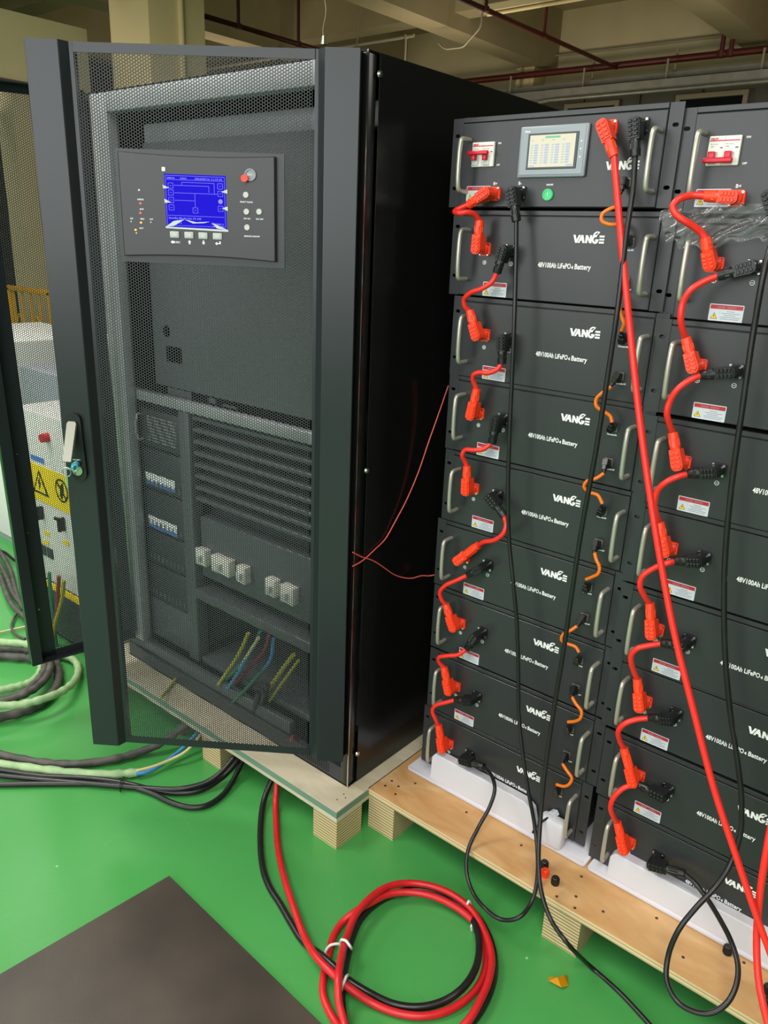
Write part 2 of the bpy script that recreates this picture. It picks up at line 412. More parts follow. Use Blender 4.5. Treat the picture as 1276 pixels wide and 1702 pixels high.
pipe('sprinkler_pipe', [(-7.75, 1.0, 4.0), (-7.75, 9.5, 4.0)], 0.03, 'pipe', 'thin dark red pipe just right of the cream pillar, above the open cabinet door', 'pipe', 'branch sprinkler pipes',
     [[(-7.75, 5.95, 4.0), (-7.75, 5.95, 5.3)], [(-7.75, 7.0, 4.0), (-7.75, 7.0, 5.3)]])
q = [(-8.544, 8.6, 4.3365), (-7.013, 8.6, 4.3288)]
pipe('conduit', [(-13.5, 8.6, q[0][2]), q[1]], 0.025, 'dimsteel', 'short dull conduit end with two droppers seen just over the cabinet side edge', 'conduit', None,
     [[(q[1][0] - .15, 8.6, q[1][2]), (q[1][0] - .15, 8.6, 3.2)], [(q[1][0] - 1.1, 8.6, q[1][2]), (q[1][0] - 1.1, 8.6, 5.3)]])
def tray(z, h, y, label):
    t = thing('cable_tray', label, 'cable tray', (-8.6, y, z), 'cable trays on the back wall')
    MB().box(0, 12, -0.02, 0.02, 0, h).box(0, 12, -0.2, -0.18, 0, h).build('side_rail', 'galv', t)
    for k in range(30): MB().box(k * .4, k * .4 + .05, -.18, 0, .01, .03).build('rung', 'galv', t)
    for k in range(9): MB().box(.3 + k * 1.35, .33 + k * 1.35, -.03, -.01, 0, .42).build('hanger', 'dimsteel', t)
tray(3.99, .07, 11.5, 'upper galvanised cable tray just below the long red pipe')
tray(3.80, .12, 11.2, 'lower and deeper galvanised cable tray on the back wall')
b = MB().tube([(-6.2, 10.9, 3.73), (-6.0, 10.9, 3.75), (3, 10.9, 3.75)], .03, sub=1)
tag(b.build('conduit', 'galv'), 'pale steel conduit running under the two cable trays', 'conduit')
b = MB().tube([(-7.3, 11.9, 4.3), (-6.9, 11.9, 4.62), (3, 11.9, 4.55)], .018, sub=1)
tag(b.build('conduit', 'dimsteel'), 'thin cream conduit with a kinked left end above the long red wall pipe', 'conduit')
# unlit strip fitting and its cord under the cross beam
t = thing('strip_light', 'unlit pale strip light fixed along the ceiling cross beam', 'light', (-6.0, 8.8, 4.5))
MB().box(0, 3.4, -.06, .06, .02, .1).build('housing', 'cream', t)
MB().cyl((.1, 0, -.01), (3.3, 0, -.01), .022).build('tube', 'column', t)
b = MB().tube([(-6.6343, 8.7, 4.2078), (-6.5776, 8.7, 4.164), (-6.5003, 8.7, 4.1257), (-6.353, 8.7, 4.1178), (-6.1988, 8.7, 4.124), (-6.1131, 8.7, 4.1884), (-6.0097, 8.7, 4.2645), (-5.9371, 8.7, 4.3356), (-5.9204, 8.7, 4.4696), (-5.9213, 8.7, 4.6822), (-5.9285, 8.7, 4.8583)], .014)
tag(b.build('hanging_flex', 'dimsteel'), 'loose cream flex drooping below the big ceiling beam', 'cable')
t = thing('hanging_sprinkler_wire', 'thin wire with a pale sleeve hanging from the ceiling above the open door edge', 'wire', (-2.365, 2, 2.5))
MB().tube([(0, 0, .2), (.004, 0, .6), (0, 0, 2.8)], .009, sub=1).build('sleeve', 'creamwire', t)
MB().tube([(0, 0, .21), (.012, 0, .13), (-.008, 0, .05), (0, 0, 0)], .003).build('wire', 'dimsteel', t)
MB().cyl((0, 0, -.02), (0, 0, .02), .018, .012).build('fitting', 'chrome', t)

# ---------------------------------------------------------------- battery modules
PH = .1735; FW = .0255; UW = .4826
def flange(parent, x0, x1, h, holes, y0=-.001, y1=.002):
    o = [oval((x0 + x1) / 2 - (.001 if x0 < .1 else -.001), z, .0115, .0068) for z in holes]
    b = MB().holed([(x0, .0005), (x1, .0005), (x1, h - .0005), (x0, h - .0005)], o, y0, y1)
    xe = x1 - .0015 if x0 < .1 else x0
    b.box(xe, xe + .0015, y1, .03, .002, h - .002)
    return b.build('mounting_flange', 'flange', parent)
def carry_handle(parent, x, zl, zh):
    r = .0048
    b = MB().tube([(x, 0, zl), (x, -.026, zl), (x, -.0335, zl + .0018), (x, -.037, zl + .009), (x, -.037, zh - .009), (x, -.0335, zh - .0018), (x, -.026, zh), (x, 0, zh)], r, n=12, sub=4)
    b.cyl((x, 0, zl), (x, -.002, zl), .0065).cyl((x, 0, zh), (x, -.002, zh), .0065)
    return b.build('carry_handle', 'handle', parent)
def socket(parent, x, z, m, size=.0132):
    """square receptacle plate with four screws and a round collar"""
    s = size
    b = MB().prism([(x - s, z - s + .003), (x - s + .003, z - s), (x + s - .003, z - s), (x + s, z - s + .003), (x + s, z + s - .003), (x + s - .003, z + s), (x - s + .003, z + s), (x - s, z + s - .003)], -.008, -.004)
    b.cyl((x, -.008, z), (x, -.017, z), .0108)
    o = b.build('socket', m, parent)
    for sx in (-1, 1):
        for sz in (-1, 1):
            c = (x + sx * .0096, -.008, z + sz * .0096)
            MB().cyl(c, (c[0], -.0105, c[2]), .0029, .0024, n=12).build('screw', 'chrome', o)
    return o
def warning_label(parent, x, z, w=.0585, h=.029, y=-.0044):
    b = MB().prism([(x + .001, z), (x + w - .001, z), (x + w, z + .001), (x + w, z + h - .001), (x + w - .001, z + h), (x + .001, z + h), (x, z + h - .001), (x, z + .001)], y - .0003, y, 0)
    b.box(x + .0015, x + w - .0015, y - .0005, y - .0003, z + h - .0085, z + h - .0015, 1)
    put_text(b, 'DANGER   WARNING', .0042, x + .014, z + h - .0066, y - .0006, mi=4, width=.032)
    b.prism([(x + .0035, z + .0035), (x + .0155, z + .0035), (x + .0095, z + .0145)], y - .0004, y - .0003, 3)
    b.prism([(x + .0048, z + .0043), (x + .0142, z + .0043), (x + .0095, z + .0131)], y - .0006, y - .0004, 2)
    b.prism([(x + .0098, z + .0112), (x + .0082, z + .0078), (x + .0094, z + .0078), (x + .0088, z + .005), (x + .0109, z + .0086), (x + .0098, z + .0086)], y - .0008, y - .0006, 3)
    b.box(x + .0185, x + .0187, y - .0005, y - .0003, z + .003, z + .018, 4)
    for k, (a, c) in enumerate(((.030, .044), (.022, .053), (.026, .046), (.021, .054), (.021, .052))):
        b.box(x + a, x + c, y - .0005, y - .0003, z + .0163 - k * .0032, z + .0175 - k * .0032, 4)
    return b.build('warning_label', ['label', 'labelred', 'labelyellow', 'ink', 'labelgrey'], parent)
def logo(parent, x, z, h=.0145, y=-.0044):
    """slanted heavy capitals V A N G E; the G carries a leaf-shaped swoosh"""
    b = MB(); sl = .12
    def P(poly, a=y - .0005):
        b.prism([(x + (px - sl * pz * 0 + 0) * h, z + pz * h) for px, pz in poly], a, y)
    P([(0, 1), (.30, 1), (.52, .38), (.80, 1), (1.08, 1), (.62, 0), (.36, 0)])
    P([(.72, 0), (1.18, 1), (1.44, 1), (1.74, 0), (1.42, 0), (1.34, .30), (1.22, .30), (1.10, .30), (1.00, 0)])
    P([(1.80, 0), (1.80, 1), (2.08, 1), (2.42, .46), (2.42, 1), (2.70, 1), (2.70, 0), (2.42, 0), (2.08, .52), (2.08, 0)])
    g = []
    for k in range(19):
        t = math.radians(62 + k * 16.5); g.append((3.20 + .50 * math.cos(t), .5 + .56 * math.sin(t)))
    gi = []
    for k in range(19):
        t = math.radians(62 + k * 16.5); gi.append((3.20 + .24 * math.cos(t), .5 + .27 * math.sin(t)))
    n_ = len(g)
    V = [(x + a * h, y - .0005, z + c * h) for a, c in g + gi]; b.add(V, [(i, i + 1, n_ + i + 1, n_ + i) for i in range(n_ - 1)])
    P([(3.20, .30), (3.20, .52), (3.66, .52), (3.66, .30)])
    s1 = [(2.78, .75), (2.86, 1.12), (3.06, 1.38), (3.36, 1.50), (3.78, 1.42), (3.50, 1.38), (3.22, 1.24), (3.00, 1.02), (2.94, .82)]
    P(s1)
    P([(3.55, 1.42), (3.78, 1.42), (3.60, 1.18), (3.40, 1.02), (3.30, 1.05), (3.48, 1.2)])
    for a, c in ((.0, .24), (.38, .60), (.76, 1.0)):
        P([(3.74, a), (4.46, a), (4.46, c), (3.78, c)])
    return b.build('logo', 'white', parent)
def data_port(parent, x, z, y=-.004):
    b = MB().box(x - .0085, x + .0085, y - .0006, y, z - .0075, z + .0075, 0)
    b.box(x - .0065, x + .0065, y - .0012, y - .0006, z - .0055, z + .0052, 1)
    return b.build('data_port', ['galv', 'dark'], parent)

def battery():
    t = thing('battery_module', '-', 'battery')
    c = MB().box(.0225, UW - .0225, .0045, .45, .0008, PH - .0005)
    c.build('chassis', 'chassis', t)
    flange(t, 0, FW, PH, (.040, .1405)); flange(t, UW - FW, UW, PH, (.0365, .1365))
    f = MB().rbox(FW + .001, UW - FW - .001, -.004, .0045, .0015, .1622, .0011, seg=1)
    f.rbox(FW + .001, UW - FW - .001, -.0022, .0045, .1642, PH - .0004, .0006, seg=1)
    f = f.build('front_panel', 'panel', t)
    logo(f, .288, .1155)
    tx = MB(); put_text(tx, '48V100Ah LiFePO', .0138, .2165, .0670, -.0042, .00022, width=.0730)
    put_text(tx, '4', .0080, .2905, .0670, -.0042, .0003); put_text(tx, 'Battery', .0138, .2980, .0670, -.0042, .00022, width=.0340)
    tx.build('model_text', 'white', f)
    warning_label(f, .0900, .0025)
    carry_handle(t, .045, .0345, .1335); carry_handle(t, .4470, .0300, .1295)
    socket(t, .0890, .0965, 'red'); socket(t, .1528, .0957, 'black')
    for x, s in ((.0890, 1), (.1535, 0)):
        b = MB(); ring(b, x, .0702, .0043, .0009, -.0046, -.004)
        b.box(x - .0021, x + .0021, -.0046, -.004, .0697, .0707)
        if s: b.box(x - .0005, x + .0005, -.0046, -.004, .0681, .0723)
        b.build('polarity_mark', 'white', f)
    data_port(t, .4035, .1195); data_port(t, .4035, .0500)
    for txt, x, z in (('Cascade-IN', .392, .1045), ('Cascade-OP', .398, .0340)):
        b = MB(); put_text(b, txt, .0044, x, z, -.0042, .00012, width=.0205); b.build('port_text', 'white', f)
    return t
proto = battery()
ORD = ['first', 'second', 'third', 'fourth', 'fifth', 'sixth', 'seventh', 'eighth']
A_U = [(-.00941, 1.36984), (.00631, 1.19459), (.00801, 1.02228), (.01069, .84786), (.00182, .67364), (.00402, .49849), (.00486, .32098), (-.00217, .14629)]
B_U = [(.4655, 1.3605), (.4705, 1.1865), (.4721, 1.0070), (.4754, .8345), (.4767, .6580), (.4781, .4905), (.4905, .3110), (.4960, .1355)]
first = True
LA, LB = {}, {}
for k, (x, z) in enumerate(A_U):
    o = proto if first else copy_tree(proto); first = False
    o.location = (x, 0, z)
    tag(o, 'dark grey battery module, %s below the touchscreen unit in the left stack' % ORD[k] if k < 7 else 'dark grey battery module at the bottom of the left stack, in white foam', 'battery', 'battery modules in the left stack'); LA[k + 1] = o
for k, (x, z) in enumerate(B_U):
    o = copy_tree(proto); o.location = (x, .007 if k == 0 else -.0055, z)
    tag(o, 'dark grey battery module, %s below the breaker unit in the right stack' % ORD[k] if k < 7 else 'dark grey battery module at the bottom of the right stack, in white foam', 'battery', 'battery modules in the right stack'); LB[k + 1] = o

def control_unit(x, y, z, toggle_on, label):
    h = .1715
    t = thing('battery_control_unit', label, 'control unit', (x, y, z))
    MB().box(.0225, UW - .0225, .0045, .40, .0008, h - .0005).build('chassis', 'chassis', t)
    flange(t, 0, FW, h, (.038, .1385)); flange(t, UW - FW, UW, h, (.0345, .1355))
    f = MB().rbox(FW + .001, UW - FW - .001, -.004, .0045, .0015, .1602, .0011, seg=1)
    f.rbox(FW + .001, UW - FW - .001, -.0035, .0045, .1620, h - .0004, .0006, seg=1)
    f = f.build('front_panel', 'panel', t)
    carry_handle(t, .0455, .0305, .1290); carry_handle(t, .4470, .0280, .1270)
    # two-pole breaker
    br = MB().rbox(.0562, .1090, -.010, -.004, .0775, .1235, .001, seg=1, mi=0)
    br.box(.0580, .1070, -.0105, -.010, .1155, .1172, 1)
    put_text(br, 'DELIXI', .0042, .0590, .1178, -.0102, .0002, mi=1)
    for kx in (.0600, .0850): put_text(br, 'DC 1P C63', .0026, kx, .1100, -.0102, mi=2); put_text(br, '1000V', .0026, kx, .1062, -.0102, mi=2)
    br.box(.0765, .0805, -.0104, -.010, .1045, .1060, 3).box(.1010, .1060, -.0104, -.010, .1045, .1060, 3)
    for kx in (.0660, .0930): br.rbox(kx - .0075, kx + .0075, -.0125, -.0095, .080, .099, .001, seg=1, mi=4)
    br.box(.0825, .0828, -.0104, -.010, .0775, .1235, 2)
    br = br.build('circuit_breaker', ['breaker', 'breakerred', 'labelgrey', 'ink', 'btn'], t)
    tg = MB()
    if toggle_on:
        tg.rbox(.0550, .1035, -.026, -.018, .0985, .1065, .002)
        for kx in (.0660, .0930): tg.rbox(kx - .0045, kx + .0045, -.021, -.010, .0890, .1000, .001)
    else:
        tg.rbox(.0550, .1035, -.026, -.018, .0805, .0890, .002)
        for kx in (.0660, .0930): tg.rbox(kx - .0055, kx + .0055, -.021, -.010, .0860, .0990, .001)
    tg.build('toggle', 'breakerred', br)
    b = MB(); put_text(b, 'ON', .0045, .1145, .1190, -.0042, .0001); put_text(b, 'OFF', .0045, .1145, .0790, -.0042, .0001)
    put_text(b, 'B+', .0085, .1110, .0428, -.0042, .0001); put_text(b, 'B-', .0085, .1700, .0428, -.0042, .0001)
    put_text(b, 'ON/OFF', .0042, .2325, .0405, -.0042, .0001, width=.015); b.build('panel_text', 'white', f)
    warning_label(f, .0460, .0125)
    socket(t, .1165, .0262, 'red'); socket(t, .1760, .0270, 'black')
    # touchscreen
    hm = MB().rbox(.1690, .3135, -.012, -.004, .0548, .1462, .0025, mi=0)
    hm.rbox(.1735, .3090, -.0128, -.011, .0592, .1418, .0008, seg=1, mi=1)
    hm.rbox(.1880, .2960, -.0136, -.012, .0690, .1330, .0008, seg=1, mi=2)
    for k in range(3): hm.cyl((.3020, -.0128, .089 + k * .0135), (.3020, -.0134, .089 + k * .0135), .0014, mi=3)
    put_text(hm, 'Kinco', .005, .1800, .1355, -.0129, .0001, mi=3)
    hm = hm.build('touchscreen', ['hmi', 'label', 'hmi3', 'white'], t)
    hm.data.materials[1] = M['hmi']
    s = MB().box(.1930, .2900, -.0141, -.0136, .0730, .1295, 0)
    s.box(.2260, .2580, -.0143, -.0141, .1235, .1270, 2)
    for r_ in range(9):
        for c_ in range(4):
            zz = .1150 - r_ * .0044 if r_ else .1195
            s.box(.1965 + c_ * .0225, .2010 + c_ * .0225, -.0143, -.0141, zz, zz + .0020, 1)
            if r_: s.box(.2040 + c_ * .0225, .2125 + c_ * .0225, -.0143, -.0141, zz - .0004, zz + .0026, 1)
    s.box(.1950, .2080, -.0143, -.0141, .0742, .0762, 1).box(.275, .288, -.0143, -.0141, .0742, .0770, 1)
    s.build('display', ['scr', 'scrblue', 'scrgreen'], hm)
    g = MB(); g.cyl((.2390, -.004, .0240), (.2390, -.0075, .0240), .0098, mi=0, n=24); ring(g, .2390, .0240, .0106, .0022, -.009, -.004, 1)
    g.box(.2384, .2396, -.0082, -.0075, .0215, .0275, 2)
    g.build('power_button', ['greenbtn', 'greenbtn', 'white'], t)
    logo(f, .3520, .0655)
    socket(t, .3530, .1360, 'red'); socket(t, .4120, .1365, 'black')
    data_port(t, .3960, .0440)
    return t
UA = control_unit(-.02413, 0, 1.54819, True, 'dark grey control unit with lit touchscreen on top of the left stack')
UB = control_unit(.4535, .0065, 1.5385, False, 'dark grey control unit with red-toggle breaker on top of the right stack')
LA[0] = UA; LB[0] = UB

# ---------------------------------------------------------------- plugs and power cables
def plug(parent, root, rec, end, m):
    """right-angle plug: collar on the socket, ribbed head lying along the panel, ribbed sleeve towards the cable"""
    rec = Vector(rec); end = Vector(end); d = end - rec; L = d.length
    u = d.normalized(); w = Vector((0, -1, 0)); w = (w - u * w.dot(u)).normalized(); v = w.cross(u)
    X = Matrix.Identity(4)
    for i in range(3): X[i][0] = u[i]; X[i][1] = v[i]; X[i][2] = w[i]; X[i][3] = rec[i] - root[i]
    b = MB(X)
    b.cyl((0, 0, -.026), (0, 0, -.004), .0092, .0104)
    hl = min(.030, L * .52)
    out = [(-.0102, -.0048), (-.0070, -.0092), (-.001, -.0112), (hl, -.0100), (hl, .0100), (-.001, .0112), (-.0070, .0092), (-.0102, .0048)]
    b.prism(out, -.0135, .0075, axis='Z')
    ins = [(a * .86 + .001, c * .84) for a, c in out]
    b.prism(ins, .0075, .0098, axis='Z')
    for k in range(4):
        a = -.0055 + k * (hl + .002) / 4
        for sgn in (-1, 1): b.rbox(a, a + .0050, sgn * .0047 - .0037, sgn * .0047 + .0037, .0095, .0120, .0009, seg=1)
    b.cyl((hl - .002, 0, 0), (hl + .004, 0, 0), .0088, .0098, n=10)
    b.cyl((hl + .004, 0, 0), (L - .006, 0, 0), .0098, .0088, n=10, sm=False)
    b.cyl((L - .010, 0, 0), (L + .002, 0, 0), .0096, .0090, n=16)
    for k in range(6):
        t = k * math.pi / 3; b.box(hl + .006, L - .010, .0088 * math.cos(t) - .0012, .0088 * math.cos(t) + .0012, .0088 * math.sin(t) - .0012, .0088 * math.sin(t) + .0012)
    return b.build('red_plug' if m == 'red' else 'black_plug', m, parent)
OFF = {'r': (.0890, -.036, .0965), 'b': (.1528, -.036, .0957)}
def power_cable(pts, ends, r, m, label, group=None, name='power_cable'):
    root = Vector(pts[0])
    t = thing(name, label, 'cable', root, group)
    MB().tube([tuple(Vector(p) - root) for p in pts], r, n=12, sub=8).build('cable', m, t)
    for (unit, off, which, pm) in ends:
        rec = unit.location + Vector(off)
        plug(t, root, rec, pts[0] if which == 0 else pts[-1], pm)
    return t
JG = 'short red jumper cables of the left stack'
JH = 'short red jumper cables of the right stack'
power_cable([(0.0528, -0.036, 1.5521), (0.0445, -0.045, 1.5469), (0.0346, -0.06, 1.538), (0.0574, -0.075, 1.5339), (0.071, -0.065, 1.5357), (0.0774, -0.05, 1.5319), (0.0809, -0.036, 1.52)], [(UA, (.1165, -.036, .0262), 0, 'red'), (LA[1], OFF['r'], 1, 'red')], .0056, 'redcable', 'short red cable with two red plugs below the breaker of the left touchscreen unit', JG)
JA = [
 ([(0.1327, -0.036, 1.4235), (0.1306, -0.05, 1.4034), (0.1103, -0.055, 1.3891), (0.0857, -0.055, 1.3803), (0.0655, -0.05, 1.3641), (0.0664, -0.045, 1.3492), (0.0735, -0.036, 1.3395)], 'short red cable crossing the warning label of the first left battery'),
 ([(0.163, -0.036, 1.2423), (0.1582, -0.045, 1.2287), (0.1399, -0.05, 1.2192), (0.1188, -0.05, 1.2177), (0.104, -0.05, 1.2106), (0.1004, -0.045, 1.1966), (0.1026, -0.04, 1.1873), (0.1056, -0.036, 1.1768)], 'short red cable from the second left battery hooking down to the third'),
 ([(0.1564, -0.036, 1.0695), (0.142, -0.045, 1.0534), (0.1206, -0.05, 1.0473), (0.097, -0.05, 1.0426), (0.0901, -0.05, 1.0288), (0.0928, -0.04, 1.0122), (0.096, -0.036, 1.0008)], 'short red cable from the third left battery bending down to the fourth'),
 ([(0.202, -0.036, 0.9113), (0.2154, -0.045, 0.8959), (0.2129, -0.05, 0.8753), (0.1916, -0.05, 0.8537), (0.1626, -0.045, 0.8398), (0.1419, -0.036, 0.8227)], 'short red cable curling from the fourth left battery to an upward-turned red plug'),
 ([(0.124, -0.036, 0.7448), (0.096, -0.045, 0.7233), (0.068, -0.05, 0.7019), (0.0554, -0.05, 0.6803), (0.0587, -0.045, 0.6605), (0.066, -0.036, 0.6454)], 'short red cable from the fifth left battery sweeping down to the sixth'),
 ([(0.1375, -0.036, 0.5561), (0.1191, -0.045, 0.5345), (0.0896, -0.05, 0.5215), (0.0652, -0.05, 0.5068), (0.0646, -0.045, 0.4909), (0.0741, -0.036, 0.4757)], 'short red cable from the sixth left battery hooking down to the seventh'),
 ([(0.1168, -0.036, 0.4027), (0.0896, -0.045, 0.386), (0.0645, -0.05, 0.3683), (0.0574, -0.05, 0.3491), (0.0659, -0.045, 0.3256), (0.0704, -0.036, 0.3052)], 'short red cable from the seventh left battery down to the lowest one above the foam'),
]
for k, (p, l) in enumerate(JA): power_cable(p, [(LA[k + 1], OFF['b'], 0, 'black'), (LA[k + 2], OFF['r'], 1, 'red')], .0052, 'redcable', l, JG)
power_cable([(0.5307, -0.036, 1.566), (0.5105, -0.045, 1.5664), (0.4946, -0.06, 1.5599), (0.4881, -0.065, 1.5482), (0.4952, -0.065, 1.5358), (0.5095, -0.06, 1.5257), (0.5225, -0.05, 1.5177), (0.534, -0.04, 1.5078), (0.5413, -0.036, 1.4984)], [(UB, (.1165, -.036, .0262), 0, 'red'), (LB[1], OFF['r'], 1, 'red')], .0060, 'redcable', 'short red cable with two red plugs looping over the crumpled clear film', JH)
JB = [
 ([(0.5746, -0.036, 1.4403), (0.5559, -0.05, 1.4295), (0.5393, -0.06, 1.4148), (0.5294, -0.06, 1.393), (0.5294, -0.06, 1.3676), (0.5324, -0.05, 1.3468), (0.5366, -0.036, 1.3296)], 'red jumper cable bowing left between the first and second right-stack batteries'),
 ([(0.5761, -0.036, 1.2719), (0.5613, -0.05, 1.2628), (0.5452, -0.06, 1.2455), (0.534, -0.06, 1.221), (0.5319, -0.06, 1.1997), (0.536, -0.05, 1.1779), (0.5406, -0.036, 1.1585)], 'red jumper cable bowing left between the second and third right-stack batteries'),
 ([(0.583, -0.036, 1.0913), (0.5679, -0.05, 1.0851), (0.5502, -0.06, 1.0715), (0.5375, -0.06, 1.051), (0.5357, -0.06, 1.0292), (0.5402, -0.05, 1.0014), (0.5435, -0.036, 0.9829)], 'red jumper cable bowing left between the third and fourth right-stack batteries'),
 ([(0.5856, -0.036, 0.918), (0.5752, -0.05, 0.9141), (0.5526, -0.055, 0.8974), (0.5351, -0.06, 0.8758), (0.5338, -0.06, 0.8561), (0.5423, -0.05, 0.8335), (0.5506, -0.036, 0.8145)], 'red jumper cable behind the long red one, fourth to fifth right-stack battery'),
 ([(0.5891, -0.036, 0.7419), (0.5665, -0.05, 0.7334), (0.5484, -0.06, 0.7236), (0.5387, -0.06, 0.7048), (0.5397, -0.055, 0.6838), (0.5452, -0.045, 0.6609), (0.5507, -0.036, 0.6423)], 'red jumper cable, fifth to sixth right-stack battery, black plug behind the long cable'),
 ([(0.5901, -0.036, 0.5696), (0.5663, -0.05, 0.5611), (0.5479, -0.06, 0.5473), (0.5377, -0.06, 0.5263), (0.5386, -0.05, 0.4992), (0.5471, -0.036, 0.4719)], 'red jumper cable between the sixth and seventh right-stack batteries'),
 ([(0.5883, -0.036, 0.403), (0.5665, -0.05, 0.3916), (0.5515, -0.06, 0.3659), (0.5468, -0.06, 0.3363), (0.5526, -0.05, 0.3079), (0.5594, -0.036, 0.2851)], 'red jumper cable reaching the lowest right-stack battery just above the foam'),
]
for k, (p, l) in enumerate(JB): power_cable(p, [(LB[k + 1], OFF['b'], 0, 'black'), (LB[k + 2], OFF['r'], 1, 'red')], .0058, 'redcable', l, JH)
# long cables hanging in front of the stacks
power_cable([(0.1673, -0.036, 1.5234), (0.1757, -0.04, 1.4625), (0.1907, -0.05, 1.3473), (0.1981, -0.05, 1.2268), (0.207, -0.05, 1.0749), (0.2153, -0.05, 0.9693), (0.2298, -0.05, 0.8615), (0.2534, -0.055, 0.7694), (0.2733, -0.055, 0.6726), (0.2876, -0.055, 0.571), (0.3033, -0.06, 0.4694), (0.3262, -0.07, 0.3879), (0.3609, -0.085, 0.2984), (0.3929, -0.095, 0.2214), (0.4209, -0.12, 0.1697), (0.4436, -0.155, 0.132), (0.453, -0.19, 0.1047), (0.4463, -0.23, 0.0884), (0.4088, -0.24, 0.0643), (0.3675, -0.24, 0.0663), (0.3198, -0.22, 0.0673), (0.2871, -0.2, 0.093), (0.2692, -0.17, 0.1228), (0.268, -0.13, 0.1613), (0.2763, -0.1, 0.2089), (0.2736, -0.08, 0.2443), (0.2481, -0.055, 0.2546), (0.2115, -0.036, 0.2529)],
  [(UA, (.1760, -.036, .0270), 0, 'black'), (LA[8], OFF['b'], 1, 'black')], .0046, 'blackcable', 'long black cable from the left touchscreen unit, looping back up to the bottom left battery')
power_cable([(0.3964, -0.036, 1.6334), (0.4045, -0.045, 1.5719), (0.4099, -0.06, 1.5114), (0.415, -0.07, 1.4606), (0.4209, -0.08, 1.3886), (0.4194, -0.08, 1.2698), (0.4153, -0.08, 1.1081), (0.4076, -0.08, 0.9582), (0.4042, -0.08, 0.8124), (0.4019, -0.08, 0.6574), (0.3995, -0.085, 0.5251), (0.4043, -0.1, 0.3952), (0.4215, -0.13, 0.2772), (0.448, -0.17, 0.2046), (0.4759, -0.2, 0.1616), (0.5146, -0.22, 0.1243), (0.5642, -0.235, 0.1067)] + [(0.6018, -0.1662, 0.006), (0.6704, -0.1813, 0.006), (0.7466, -0.209, 0.006), (0.8178, -0.2369, 0.006)],
  [(UA, (.4120, -.036, .1365), 0, 'black')], .0050, 'blackcable', 'long black cable from top right of the left stack, running off across the floor')
power_cable([(0.3563, -0.036, 1.6347), (0.38, -0.05, 1.5618), (0.4165, -0.07, 1.4505), (0.4548, -0.085, 1.3285), (0.4971, -0.1, 1.195), (0.5385, -0.11, 1.0702), (0.5836, -0.12, 0.9446), (0.6373, -0.13, 0.8086), (0.6945, -0.14, 0.6858), (0.7576, -0.15, 0.5532), (0.8181, -0.16, 0.4469), (0.8737, -0.17, 0.3531), (0.942, -0.18, 0.2427), (1.0059, -0.19, 0.1313)] + [(1.1223, -0.1691, 0.01), (1.26, -0.1455, 0.01)],
  [(UA, (.3530, -.036, .1360), 0, 'red')], .0062, 'redcable', 'long bright red cable running diagonally across both stacks to the lower right corner')
power_cable([(.808, -.036, 1.616), (.806, -.05, 1.5), (.800, -.06, 1.2), (.785, -.06, .85)] + [(0.8465, -0.08, 0.5869), (0.8596, -0.13, 0.4794), (0.8699, -0.15, 0.377), (0.8862, -0.17, 0.2913), (0.9102, -0.2, 0.2349), (0.9484, -0.25, 0.1991), (0.9858, -0.3, 0.1709)] + [(1.0863, -0.2749, 0.01), (1.193, -0.2924, 0.01)], [(UB, (.3530, -.036, .1360), 0, 'red')], .0064, 'redcable', 'red cable hanging at the right photo edge, crossing the diagonal one low down')
power_cable([(0.6538, -0.036, 1.5169), (0.6515, -0.045, 1.4983), (0.6515, -0.06, 1.4567), (0.6524, -0.06, 1.3569), (0.6572, -0.06, 1.2473), (0.6631, -0.06, 1.1212), (0.6715, -0.06, 1.0113), (0.6863, -0.06, 0.8983), (0.711, -0.06, 0.7716), (0.7415, -0.06, 0.6556), (0.7723, -0.065, 0.5662), (0.7928, -0.07, 0.4977), (0.8052, -0.08, 0.434), (0.8041, -0.1, 0.3753), (0.7938, -0.13, 0.3348), (0.7756, -0.17, 0.3012), (0.7602, -0.2, 0.2591), (0.7557, -0.22, 0.2046), (0.7666, -0.24, 0.1698), (0.7921, -0.25, 0.1493), (0.8216, -0.25, 0.1482), (0.8497, -0.24, 0.1566), (0.8688, -0.22, 0.1779), (0.873, -0.19, 0.1987), (0.8644, -0.16, 0.2146), (0.842, -0.13, 0.2277), (0.8062, -0.09, 0.2303), (0.7617, -0.05, 0.2323), (0.7317, -0.04, 0.2428), (0.7124, -0.036, 0.2447)],
  [(UB, (.1760, -.036, .0270), 0, 'black'), (LB[8], OFF['b'], 1, 'black')], .0052, 'blackcable', 'long black cable down the right stack with a teardrop loop over the pallet')

